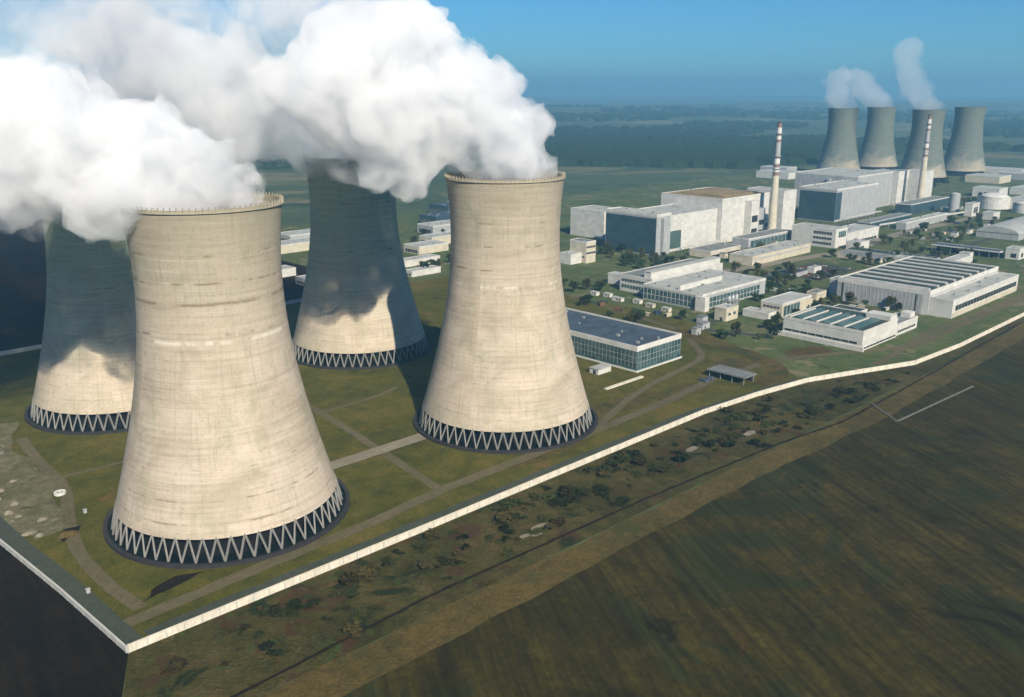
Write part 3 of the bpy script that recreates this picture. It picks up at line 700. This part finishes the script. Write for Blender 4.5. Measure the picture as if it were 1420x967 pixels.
cyl_tank('storage_tank', 'tall pale grey storage tank right of the farther white blocks', 'tank', 1240, 228, 7, 26, 'grey', 3)
cyl_tank('storage_tank', 'squat white domed tank at the upper right edge', 'tank', 1345, 212, 22, 16, 'white', 6)
cyl_tank('storage_tank', 'second squat white tank just right of the domed tank', 'tank', 1322, 163, 15, 12, 'white', 4)
bld('block', 'white block filling the gap between the two squat tanks', 'block', 1350, 165, 70, 30, 14, 'white', 'roof_pale', 1)
bld('store', 'low pale store below the squat white domed tank', 'store', 1206, 164, 24, 14, 9, 'white', 'roof_pale', 1)
bld('house', 'slim white angled house left of the squat tanks', 'house', 1222, 197, 26, 10, 17, 'white', 'roof_pale', 1, None, None, [('v', .2, .8, 4, 12, dict(mat='glass_dark'))])
bld('store', 'long grey store running towards the tall grey storage tank', 'store', 1035, 206, 130, 12, 9, 'grey', 'roof_pale', 1.2, 'white')
bld('store', 'flat dark store under the farther chimney behind the green', 'store', 1010, 240, 120, 16, 8, 'clad_dark', 'roof_grey', 1.2, 'grey')
r = thing('long_canopy', 'long dark canopy with thin pale frame at the right above the striped roof', 'canopy', (908, 56, 0))
m = MB(); m.box(0, 16, 0, 68, 6.6, 7.2); m.build('roof', 'roof_dark', r)
m = MB(); m.box(-.5, 0, -.5, 68.5, 6.4, 7.6); m.box(0, 16, -.5, 0, 6.4, 7.6); m.box(16, 16.5, -.5, 68.5, 6.4, 7.6); m.build('fascia', 'white', r)
for k in range(8):
    for x in (.3, 15.3): m = MB(); m.box(x, x + .4, .3 + k * 9.5, .7 + k * 9.5, -.1, 6.59); m.build('post', 'steel', r)
m = MB(); m.box(12, 12.5, 1, 67, 0, 6.5); m.build('back_wall', 'dark', r)
bld('gatehouse', 'white gatehouse at the right end of the long dark canopy', 'gatehouse', 916, 40, 20, 13, 11, 'white', 'roof_pale', .8, None, None, [('u', .2, .6, 2, 6, dict(mat='glass_dark', mull=0, name='window')), ('v', .3, .6, 2, 6, dict(mat='glass_dark', mull=0, name='window'))])
bld('kiosk', 'lone white kiosk standing on the green behind the striped roof workshop', 'kiosk', 866, 70, 10, 10, 9, 'white', 'roof_pale', .6)
bld('low_shed', 'low grey green shed with pale edge between the striped roof and the long canopy', 'shed', 830, 92, 20, 90, 4, 'grey', 'roof_green', .8, 'roof_pale')
bld('low_shed', 'second low shed on the green, nearer the white office wing', 'shed', 800, 130, 24, 46, 4, 'cream', 'roof_grey', .8, 'roof_pale')

# chimneys
def chimney(label, u, v):
    r = thing('chimney', label, 'chimney', (u, v, 0), 'tall striped chimneys')
    H = 130; rad = lambda z: 5.3 - 2.7 * (max(z, 0) / H) ** .8
    def seg(z0, z1, mat, name):
        m = MB(); m.lathe([(rad(z0), z0), (rad(z1), z1)], 32); m.build(name, mat, r, False)
    seg(-.3, 72, 'cream', 'shaft'); z = 72.003
    for z1, mt in ((76, 'red'), (81, 'chim_white'), (85, 'red'), (91, 'chim_white'), (94, 'red'), (109, 'grey'), (112, 'red'), (116, 'chim_white'), (119, 'red'), (125, 'chim_white'), (130, 'red')):
        seg(z, z1 - .003, mt, 'painted_band'); z = z1
    for zz in (79, 93, 118):
        m = MB(); m.lathe([(rad(zz), zz), (rad(zz) + 1.3, zz), (rad(zz) + 1.3, zz + .9), (rad(zz), zz + .9)], 32, close=True); m.build('gallery', 'steel', r)
    m = MB(); m.box(-8, 8, -8, 8, -.3, 7); m.build('base_house', 'white', r)
    m = MB(); m.lathe([(2.0, 130.003), (1.8, 131.5)], 20); m.build('flue', 'dark', r)
chimney('tall striped chimney in front of the big white reactor building', 861, 288)
chimney('smaller looking striped chimney in front of the far cooling towers', 1281, 292)

# storage sheds seen between the near towers
SH = [(430, 440, 60, 14, 6, 'white'), (422, 398, 34, 12, 5, 'white'), (500, 486, 40, 26, 8, 'cream'), (545, 520, 50, 22, 9, 'cream'), (596, 580, 70, 30, 10, 'grey'),
      (650, 640, 60, 34, 10, 'clad_dark'), (720, 700, 70, 40, 12, 'clad_dark'), (330, 430, 60, 18, 6, 'cream'), (395, 590, 70, 26, 9, 'cream'), (440, 640, 80, 30, 9, 'grey'), (300, 480, 50, 18, 7, 'white')]
SL = ['long white roofed shed seen just left of the front right tower', 'small white shed nearest in the gap left of the front right tower', 'cream shed in the middle of the gap between the towers',
      'second cream shed deeper in the gap left of the front right tower', 'grey shed behind the cream sheds in the tower gap', 'dark blue shed far back in the tower gap', 'farthest dark blue shed in the tower gap under the steam',
      'cream shed peeping out right of the front left tower', 'far cream shed in the narrow gap right of the front left tower', 'grey shed at the back of the narrow gap right of the front left tower', 'white shed low in the narrow gap right of the front left tower']
for (u, v, w, d, h, mt), lb in zip(SH, SL):
    bld('storage_shed', lb, 'shed', u, v, w, d, h, mt, 'roof_pale' if mt != 'clad_dark' else 'roof_dark', 1.0, 'white' if mt != 'clad_dark' else 'clad_dark', None, [('u', .1, .9, 1, h * .55, dict(mat='glass_dark', mull=4))])
# far low buildings behind the reactors
rnd = random.Random(4)
FAR = [(1519, 640, 60, 70, 12), (1600, 690, 40, 60, 14), (1560, 592, 90, 20, 10), (1720, 330, 60, 60, 12), (1830, 300, 50, 70, 12), (1700, 250, 90, 30, 10), (1900, 350, 60, 90, 12), (1560, 220, 60, 40, 10), (1480, 250, 40, 40, 14)]
FLb = ['distant pale shed left of the far cooling towers', 'distant pale shed nearest the leftmost far cooling tower', 'long distant low hall before the leftmost far cooling tower', 'distant hall right of the far cooling towers at the frame edge',
       'distant pale hall beyond the rightmost far cooling tower', 'long distant low hall below the rightmost far cooling tower', 'farthest distant hall at the right frame edge', 'small distant hall right of the farther white block', 'distant grey hall between the farther white block and the tall tank']
for (u, v, w, d, h), lb in zip(FAR, FLb):
    bld('distant_hall', lb, 'hall', u, v, w, d, h, rnd.choice(['white', 'grey', 'cream']), 'roof_pale', 1.0, 'white')

# parked vehicles on the works yards
def make_car(label, paint, group):
    r = thing('parked_car', label, 'car', (0, 0, 0), group)
    m = MB(); m.box(-2.1, 2.1, -.85, .85, .35, .95); m.build('body', paint, r)
    m = MB(); b0 = [(-1.3, -.78), (1.0, -.78), (1.0, .78), (-1.3, .78)]
    lo = [m.bm.verts.new((x, y, .953)) for x, y in b0]; hi = [m.bm.verts.new((x * .72 - .1, y * .82, 1.45)) for x, y in b0]
    m.bm.faces.new(hi); m.bm.faces.new(lo[::-1]); [m.bm.faces.new((lo[i], lo[(i + 1) % 4], hi[(i + 1) % 4], hi[i])) for i in range(4)]
    m.build('cabin', 'glass_dark', r)
    for x in (-1.3, 1.3):
        for y in (-.8, .8):
            m = MB(); m.lathe([(.33, -.12), (.33, .12)], 14); w = m.build('wheel', 'dark', r); w.rotation_euler = (R(90), 0, 0); w.location = (x, y, .33)
    return r
paints = [plain('white_car_paint', (.6, .6, .58), .4, .05), plain('grey_car_paint', (.12, .13, .14), .4, .1), plain('ochre_car_paint', (.35, .22, .08), .4, .1), plain('red_car_paint', (.28, .05, .035), .4, .1)]
for k, (nm, pt) in enumerate(zip(('white', 'dark grey', 'ochre', 'dark red'), paints)):
    lb = 'small %s car parked on the yard left of the striped roof workshop' % nm; gp = '%s cars parked on the works yard' % nm
    c0 = make_car(lb, pt, gp); kids[c0.name] = children(c0)
    rc = random.Random(50 + k)
    for q in range(11):
        o = c0 if q == 0 else copy_tree(c0)
        row = rc.choice([0, 1, 2, 3]); o.location = (680 + rc.randint(0, 20) * 3.4 + k * .85, 138 + row * 11 + rc.uniform(-.4, .4), .02); o.rotation_euler = (0, 0, R(90) + rc.uniform(-.05, .05))
sheet('parking_yard', [(674, 130), (756, 130), (756, 178), (674, 178)], .012 + .02, 'asphalt')
# goods and tanks lying about the yards
CN = [('rusty brown', (.16, .08, .04)), ('pale grey', (.40, .40, .38)), ('dull green', (.07, .11, .06)), ('cream', (.48, .43, .32)), ('dark blue', (.04, .07, .13))]
CA = [((604, 616), (96, 236), 'beside the works road behind the striped roof workshop'), ((455, 470), (120, 230), 'on the verge left of the central halls'), ((640, 664), (236, 300), 'below the dark teal block'),
      ((780, 850), (226, 250), 'near the foot of the nearer chimney'), ((960, 1150), (150, 196), 'on the yard below the squat tanks'), ((575, 606), (30, 60), 'between the two right hand workshops')]
rc = random.Random(31)
for k, (nm, col_) in enumerate(CN):
    mt = plain(nm.replace(' ', '_') + '_container_paint', col_, .7, .25, .4, streak=.3)
    for a, ((xa, xb), (ya, yb), where) in enumerate(CA):
        gp = '%s containers %s' % (nm, where)
        for q in range(3 if a in (0, 4) else 2):
            r = thing('container', '%s steel container %s' % (nm, where), 'container', (rc.uniform(xa, xb), rc.uniform(ya, yb), .02), gp, rz=rc.choice([0, R(90)]))
            m = MB(); m.box(0, 6, 0, 2.4, .05, 2.5); m.build('body', mt, r)
            m = MB(); m.box(-.07, -.01, .1, 2.3, .2, 2.35); m.build('door', 'dark', r)
# small utility sheds, group by group
US = [((604, 660), (200, 234), 'along the road in front of the dark teal block', 5), ((700, 850), (240, 258), 'between the long cream store and the reactor building', 7),
      ((430, 476), (86, 120), 'on the bare earth right of the pump hall', 3), ((975, 1180), (126, 146), 'beside the pipe bridge on the far green', 6), ((576, 608), (84, 100), 'between the cream workshop and the striped roof workshop', 3),
      ((1170, 1300), (214, 250), 'around the tall grey storage tank', 6)]
for k, ((xa, xb), (ya, yb), where, n) in enumerate(US):
    mt = ('white', 'cream', 'grey')[k % 3]
    for q in range(n):
        w, d, h = rc.uniform(5, 11), rc.uniform(4, 8), rc.uniform(2.8, 5)
        r = thing('utility_shed', 'small flat roofed utility shed ' + where, 'shed', (xa + (xb - xa) * (q + .5) / n, rc.uniform(ya, yb), .02), 'utility sheds ' + where)
        m = MB(); m.box(0, w, 0, d, -.1, h); m.build('wall', mt, r)
        m = MB(); m.box(-.25, w + .25, -.25, d + .25, h + .003, h + .35); m.build('roof', 'roof_grey', r)
        m = MB(); m.box(w * .3, w * .3 + 1.2, -.08, -.01, 0, 2.2); m.build('door', 'dark', r)
for (u, v, L, lb) in [(700, 300, 84, 'elevated pipe rack along the foot of the first turbine hall'), (1040, 290, 110, 'elevated pipe rack along the foot of the second turbine hall')]:
    r = thing('pipe_rack', lb, 'pipe rack', (u, v, 0))
    for y in (-1.5, 0, 1.5): m = MB(); m.box(0, L, y - .35, y + .35, 5.3, 6.0); m.build('pipe', 'white' if y else 'steel', r)
    for q in range(int(L / 12) + 1): m = MB(); m.box(q * 12, q * 12 + .4, -2.2, 2.2, 4.7, 5.29); m.box(q * 12, q * 12 + .4, -2.2, -1.8, -.1, 4.69); m.box(q * 12, q * 12 + .4, 1.8, 2.2, -.1, 4.69); m.build('trestle', 'steel', r)

# pipe bridge across the green
r = thing('pipe_bridge', 'long pale pipe bridge crossing the green below the farther chimney', 'pipe bridge', (1019, 232, 0))
for z in (5.2, 6.2):
    m = MB(); m.beam((0, 0, z), (200, -26, z), .8); m.build('pipe', 'white', r)
for k in range(11):
    m = MB(); m.box(k * 20, k * 20 + .5, -k * 2.6 - .9, -k * 2.6 + .9, -.1, 5); m.build('trestle', 'steel', r)

def heap(name, label, u, v, r_, h, mat, seed, group=None):
    rt = thing(name, label, 'heap', (u, v, 0), group); m = MB(); rr = random.Random(seed)
    prev = None; n = 14
    rg = []
    for j, (k, z) in enumerate(((1, -.1), (.78, .35), (.45, .8), (.15, 1))):
        rg.append([m.bm.verts.new((r_ * k * math.cos(6.283 * i / n) * rr.uniform(.8, 1.2), r_ * k * .7 * math.sin(6.283 * i / n) * rr.uniform(.8, 1.2), h * z * rr.uniform(.85, 1.1))) for i in range(n)])
    for a, b in zip(rg, rg[1:]):
        for i in range(n): m.bm.faces.new((a[i], a[(i + 1) % n], b[(i + 1) % n], b[i]))
    m.bm.faces.new(rg[-1]); m.build('rubble', mat, rt); return rt
rh = random.Random(8)
for k in range(9):
    heap('rubble_heap', 'low pale rubble heap on the gravel clearing beside the left wall', 3 + rh.uniform(0, 13), 98 + k * 8 + rh.uniform(-2, 2), rh.uniform(1.6, 3.2), rh.uniform(.6, 1.4), 'slab', 60 + k, 'pale rubble heaps on the gravel clearing')
heap('soil_heap', 'dark reddish soil heap between the gravel clearing and the front left tower', 14, 93, 4.5, 1.6, M['earth'], 80)
# round shaft and small posts at the left
r = thing('round_shaft', 'small white rimmed round shaft on the gravel left of the front tower', 'shaft', (25, 134, 0))
m = MB(); m.lathe([(1.5, 0), (2.4, 0), (2.4, 1.2), (1.5, 1.2)], 28, close=True); m.build('rim', 'chim_white', r)
m = MB(); m.lathe([(1.48, .1), (1.48, .5)], 24); m.build('cover', 'dark', r)
m = MB(); m.box(-.3, .3, -.3, .3, .5, 1.9); m.build('valve', 'chim_white', r)
for (u, v, lb) in [(26, 108, 'tiny white marker cabinet between the round shaft and the front left tower'), (4, 44, 'tiny white cabinet beside the road inside the left wall')]:
    r = thing('cabinet', lb, 'cabinet', (u, v, 0)); m = MB(); m.box(-.6, .6, -.5, .5, 0, 1.5); m.build('body', 'grey', r)
    m = MB(); m.box(-.75, .75, -.65, .65, 1.503, 1.7); m.build('lid', 'grey', r)

# ------------------------------------------------------------------ trees and shrubs
def leaf_mat(name, c):
    t = NT(name); oi = t.n.new("ShaderNodeObjectInfo"); n = t.noise(t.obj, .9, 3, .6)
    k = t.math('ADD', t.math('MULTIPLY', n, .6), t.math('MULTIPLY', oi.outputs["Random"], .4))
    t.color(t.ramp(k, [(.3, tuple(x * .45 for x in c)), (.7, tuple(x * 1.4 for x in c))])); t.b.inputs["Specular IOR Level"].default_value = .05
    return t.m
LEAF = [leaf_mat('dark_foliage', (.024, .042, .012)), leaf_mat('olive_foliage', (.060, .062, .016)), leaf_mat('mid_foliage', (.045, .066, .016))]
def crown_mesh(name, rx, rz, cz, n, ls, mat, seed, low=False):
    rr = random.Random(seed); mb = MB()
    lobes = [(Vector((rr.gauss(0, .45) * rx, rr.gauss(0, .45) * rx, cz + rr.uniform(-.5, .55) * rz)), rr.uniform(.4, .65)) for _ in range(7)]
    for _ in range(n):
        c, s_ = rr.choice(lobes); d = Vector((rr.gauss(0, 1), rr.gauss(0, 1), rr.gauss(0, 1))).normalized() * rr.uniform(.55, 1.05) * s_
        p = c + Vector((d.x * rx, d.y * rx, d.z * rz))
        if p.z < .1: p.z = .1 + rr.random() * .3
        a = Vector((rr.gauss(0, 1), rr.gauss(0, 1), rr.gauss(0, .6))).normalized(); b = a.cross(Vector((rr.gauss(0, 1), rr.gauss(0, 1), rr.gauss(0, 1)))).normalized()
        w = ls * rr.uniform(.6, 1.3)
        vs_ = [mb.bm.verts.new(p + a * w), mb.bm.verts.new(p + b * w * .8), mb.bm.verts.new(p - a * w), mb.bm.verts.new(p - b * w * .8)]
        mb.bm.faces.new(vs_)
    o = mb.build(name, mat, None, recalc=False); return o
def make_tree(seed, h, rx, mat, label, group, loc):
    root = thing('deciduous_tree', label, 'tree', loc, group); rr = random.Random(seed)
    m = MB(); m.lathe([(.35, -.2), (.22, h * .35), (.1, h * .7)], 8)
    for k in range(5):
        a = k * 1.3 + seed; z = h * (.3 + .08 * k); m.beam((0, 0, z), (math.cos(a) * rx * .6, math.sin(a) * rx * .6, z + h * .22), .2, .06)
    m.build('trunk', 'bark', root)
    c = crown_mesh('crown', rx, h * .40, h * .60, 420, .55, mat, seed); c.parent = root
    return root
def make_shrub(seed, h, rx, mat, label, group, loc):
    root = thing('shrub', label, 'shrub', loc, group)
    m = MB()
    for k in range(4): m.beam((0, 0, -.1), (math.cos(k * 1.7) * rx * .4, math.sin(k * 1.7) * rx * .4, h * .6), .12, .05)
    m.build('stems', 'bark', root)
    c = crown_mesh('foliage', rx, h * .5, h * .45, 260, .42, mat, seed); c.parent = root
    return root
GS = 'dark shrubs in the rough strip outside the wall'; LS = 'low dark shrub in the rough grass outside the bright perimeter wall'
rs = random.Random(12)
SLEAF = [leaf_mat('dark_scrub_leaves', (.022, .028, .009)), leaf_mat('dry_scrub_leaves', (.050, .040, .014)), leaf_mat('olive_scrub_leaves', (.034, .038, .010))]
protoS = [make_shrub(s_, h, rx, SLEAF[s_ % 3], LS, GS, (0, 0, 0)) for s_, (h, rx) in enumerate([(2.6, 2.6), (3.4, 2.4), (1.8, 3.0)])]
KS = {o.name: children(o) for o in protoS}; kids.update(KS)
clusters = [(300, -26, 24, 14, 50), (225, -18, 30, 9, 46), (150, -22, 34, 11, 40), (335, -38, 18, 10, 26), (70, -22, 40, 12, 50), (420, -46, 30, 6, 30), (390, -38, 24, 8, 24), (560, -49, 80, 3, 24)]
spots = []
for (cx, cy_, sx, sy, n) in clusters:
    for _ in range(n):
        x = rs.gauss(cx, sx); y = rs.gauss(cy_, sy)
        wy = 0 if x < 306 else (-11 * (x - 306) / 91 if x < 397 else -11 - 29 * min(1, (x - 397) / 81)) - (3 if x > 478 else 0)
        if y > wy - 5 or y < -48 or x < 0: continue
        spots.append((x, y))
for i, (x, y) in enumerate(spots):
    p = protoS[i % 3]; o = p if i < 3 else copy_tree(p)
    o.location = (x, y, -.05); o.rotation_euler = (0, 0, rs.uniform(0, 6.28)); s_ = rs.choice([.35, .5, .6, .8, 1.25]) * rs.uniform(.8, 1.2); o.scale = (s_ * rs.uniform(.9, 1.3), s_, s_ * rs.uniform(.6, 1))
GT = 'trees in the green areas of the works'; LT_ = 'small round dark green tree in the green areas between the works buildings'
protoT = [make_tree(20 + s_, h, rx, LEAF[s_ % 3], LT_, GT, (0, 0, 0)) for s_, (h, rx) in enumerate([(8, 3.4), (10, 3.8), (6.5, 3.0)])]
kids.update({o.name: children(o) for o in protoT})
areas = [(430, 470, 130, 270, 12), (600, 668, 262, 380, 34), (470, 510, 236, 300, 10), (600, 640, 110, 200, 10), (640, 700, 120, 200, 14), (780, 1000, 120, 185, 30), (990, 1200, 30, 76, 14), (860, 905, 64, 110, 10),
         (440, 475, 30, 100, 5), (960, 1200, 140, 200, 22), (1240, 1420, 90, 150, 16), (1350, 1480, 240, 330, 16), (400, 560, 400, 430, 14), (450, 620, 540, 600, 14), (560, 640, 400, 470, 14), (1500, 1800, 380, 420, 16), (600, 612, 12, 84, 7), (470, 600, 64, 76, 7), (560, 612, 100, 128, 8), (760, 800, 230, 258, 8), (860, 1000, 225, 250, 8)]
tsp = []
for (a, b, c, d, n) in areas:
    for _ in range(n): tsp.append((rs.uniform(a, b), rs.uniform(c, d)))
for i, (x, y) in enumerate(tsp):
    p = protoT[i % 3]; o = p if i < 3 else copy_tree(p)
    o.location = (x, y, 0); o.rotation_euler = (0, 0, rs.uniform(0, 6.28)); s_ = rs.uniform(.7, 1.3); o.scale = (s_, s_, s_ * rs.uniform(.8, 1.1))

# far woods: one mass
def woods():
    rr = random.Random(77); mb = MB()
    def clump(x, y, z, r, h):
        top = []
        n = 7; ring = [mb.bm.verts.new((x + r * math.cos(6.283 * i / n) * rr.uniform(.8, 1.2), y + r * math.sin(6.283 * i / n) * rr.uniform(.8, 1.2), z - 2)) for i in range(n)]
        mid = [mb.bm.verts.new((v.co.x * .8 + x * .2, v.co.y * .8 + y * .2, z + h * rr.uniform(.55, .8))) for v in ring]
        c = mb.bm.verts.new((x, y, z + h))
        for i in range(n):
            mb.bm.faces.new((ring[i], ring[(i + 1) % n], mid[(i + 1) % n], mid[i])); mb.bm.faces.new((mid[i], mid[(i + 1) % n], c))
    def zat(x, y):
        r = math.hypot(x - 800, y - 300); k = max(0, min(1, (r - 2300) / 3500))
        return k * (12 + 38 * (mnoise.noise(Vector((x / 2600, y / 2600, 1))) + .3) + 10 * mnoise.noise(Vector((x / 700, y / 700, 5)))) - .3
    cx0, cy0 = -84.5, -256.4
    for _ in range(12000):
        a = R(rr.uniform(16, 78)); dist = rr.choice([rr.uniform(2080, 2700), rr.uniform(2600, 3700), rr.uniform(3700, 7500)])
        x, y = cx0 + dist * math.cos(a), cy0 + dist * math.sin(a)
        if y < 820 and dist < 2900: continue
        if dist > 2500 and mnoise.noise(Vector((x / 900, y / 900, 3))) < (-.22 if dist < 3800 else -.05): continue
        clump(x, y, zat(x, y), rr.uniform(16, 34), rr.uniform(12, 22))
    o = mb.build('distant_woods', LEAF[0], recalc=False); tag(o, 'dark blue green distant woods beyond the works', 'woods', kind='stuff')
woods()

# ------------------------------------------------------------------ steam
DL = Vector((-.718, .696, 0)); DA = Vector((.696, .718, 0))        # downwind, and across the wind
def plume(name, label, base, path, mat, seed, vox=2.6, kid=10, gk=5, disp=3.0, fac=.9):
    rr = random.Random(seed); mb = MB(); base = Vector(base)
    def ball(c, r, sub):
        bmesh.ops.create_icosphere(mb.bm, subdivisions=sub, radius=r, matrix=Matrix.Translation(c))
    for (t, dz, r, ac) in path:
        c = base + DL * t + DA * ac + Vector((0, 0, dz)); r *= fac
        ball(c, r * .92, 3)
        for _ in range(kid):
            d = Vector((rr.gauss(0, 1), rr.gauss(0, 1), rr.gauss(0.15, 1))).normalized(); k = rr.uniform(.32, .52)
            c1 = c + d * r * rr.uniform(.72, .92)
            if c1.z - r * k < 120 and (c1 - base).to_2d().length < 34: continue
            ball(c1, r * k, 2)
            for _ in range(gk):
                d2 = (Vector((rr.gauss(0, 1), rr.gauss(0, 1), rr.gauss(0.15, 1))).normalized() + d * .5).normalized()
                c2 = c1 + d2 * r * k * .88; k2 = k * rr.uniform(.28, .5)
                if c2.z - r * k2 < 124 and (c2 - base).to_2d().length < 32: continue
                ball(c2, r * k2, 2)
    o = mb.build(name, mat, recalc=False)
    rm = o.modifiers.new('merge', 'REMESH'); rm.mode = 'VOXEL'; rm.voxel_size = vox
    for i, (sc, st) in enumerate(((disp * 6, disp * 2.4), (disp * 2.2, disp * 1.3), (disp * .9, disp * .5))):
        tx = bpy.data.textures.new('billow', 'CLOUDS'); tx.noise_scale = sc; tx.noise_depth = 3; tx.noise_type = 'HARD_NOISE' if i == 0 else 'SOFT_NOISE'
        dm = o.modifiers.new('billow', 'DISPLACE'); dm.texture = tx; dm.texture_coords = 'GLOBAL'; dm.strength = st; dm.mid_level = .5
    return tag(o, label, 'steam', kind='stuff')
P1 = [(-15, 0, 11, 0), (-4, 3, 18, 4), (4, 3, 20, -6), (20, 4, 19, 0), (22, 2, 15, -14), (27, -2, 13, -15), (31, -4, 13, -6), (19, 1, 12, -22), (33, 2, 16, -8), (12, 14, 23, 0), (30, 16, 27, 3), (46, 18, 30, -3), (62, 20, 32, 2)]
plume('steam_plume', 'thick white steam drifting left off the front left cooling tower', (70.2, 69.4, 126), P1, 'steam', 34, 1.9)
P1c = [(58, 20, 33, -4), (76, 22, 38, 2), (98, 25, 42, 0), (125, 30, 44, 3), (155, 36, 48, -4), (190, 44, 54, 0)]
plume('steam_plume', 'loosening blue white tail of the front left tower steam at the left edge', (70.2, 69.4, 126), P1c, 'steam_mid', 21, 2.4)
P3 = [(-16, 2, 11, 0), (-9, 5, 17, 3), (-13, 24, 14, 0), (-2, 12, 22, -4), (6, 8, 20, 3), (16, 24, 28, 0), (33, 38, 40, 0), (50, 42, 46, 3), (66, 44, 46, -4)]
plume('steam_plume', 'dense bright steam cloud rising left off the front right cooling tower', (225.7, 68.5, 126), P3, 'steam', 2, 1.9)
P3b = [(76, 50, 56, 0), (104, 58, 56, 4), (134, 66, 52, 0), (165, 88, 52, 0), (200, 100, 60, 6)]
P1b = [(60, 40, 34, 0), (84, 50, 38, 0), (112, 56, 46, 4), (150, 66, 50, 0)]
plume('steam_plume', 'ragged translucent upper edge of the front left tower steam', (70.2, 69.4, 126), P1b, 'steam_tail', 11, 2.6)
plume('steam_plume', 'thinning bluish tail of the front right tower steam in the upper left sky', (225.7, 68.5, 126), P3b, 'steam_tail', 3, 2.6)
P4 = [(-14, 0, 12, -16), (2, -1, 15, -24), (16, -1, 15, -20), (26, 0, 16, -8), (-10, 3, 15, 0), (4, 8, 22, 0), (20, 18, 28, 0), (42, 26, 34, 3), (66, 34, 40, -3), (95, 40, 46, 0), (125, 44, 50, 4)]
plume('steam_plume', 'bluish shaded steam off the cooling tower behind the two front towers', (248.6, 232.8, 126), P4, 'steam_back', 4, 3.2)
P4b = [(150, 70, 50, 0), (190, 95, 56, 4), (235, 110, 60, 0), (280, 118, 62, 0)]
plume('steam_plume', 'faint blue grey steam drifting high across the upper left corner', (248.6, 232.8, 126), P4b, 'steam_thin', 5, 3.5)
P2 = [(2, -1, 15, -24), (16, -1, 15, -20), (26, 0, 16, -8), (-9, 3, 15, 0), (4, 8, 22, 0), (20, 16, 28, 0), (40, 22, 34, 0), (64, 30, 40, 0), (95, 38, 46, 0), (130, 46, 50, 0)]
plume('steam_plume', 'shaded steam off the left edge cooling tower behind the thick white plume', (91.2, 233.1, 126), P2, 'steam_mid', 6, 3.2)
M['steam_far'] = vol_mat('distant_steam', .012, (1, 1, 1), 0)
def far_plume(label, x, y, path, seed): plume('steam_plume', label, (x, y, 130), path, 'steam_far', seed, 4, 7, 3, 4)
far_plume('small hazy curl of steam climbing off the far tower behind the farther chimney', 1680, 455, [(-14, 4, 17, 0), (0, 10, 24, 0), (20, 24, 27, 0), (38, 42, 27, 0), (50, 64, 27, 0), (54, 88, 29, 0), (46, 108, 29, 0)], 7)
far_plume('low hazy steam off the far tower second from the left', 1850, 622, [(-12, 4, 17, 0), (4, 12, 27, 0), (24, 26, 32, 0), (44, 42, 32, 0), (62, 60, 27, 0)], 8)
far_plume('low hazy steam off the leftmost far tower', 1680, 622, [(-10, 4, 17, 0), (2, 14, 29, 0), (14, 30, 34, 0), (20, 50, 29, 0), (8, 62, 24, 0)], 9)

# ------------------------------------------------------------------ haze
m = MB(); m.box(-19000, 20500, -19500, 20000, -60, 330)
tag(m.build('haze', 'haze'), kind='stuff')
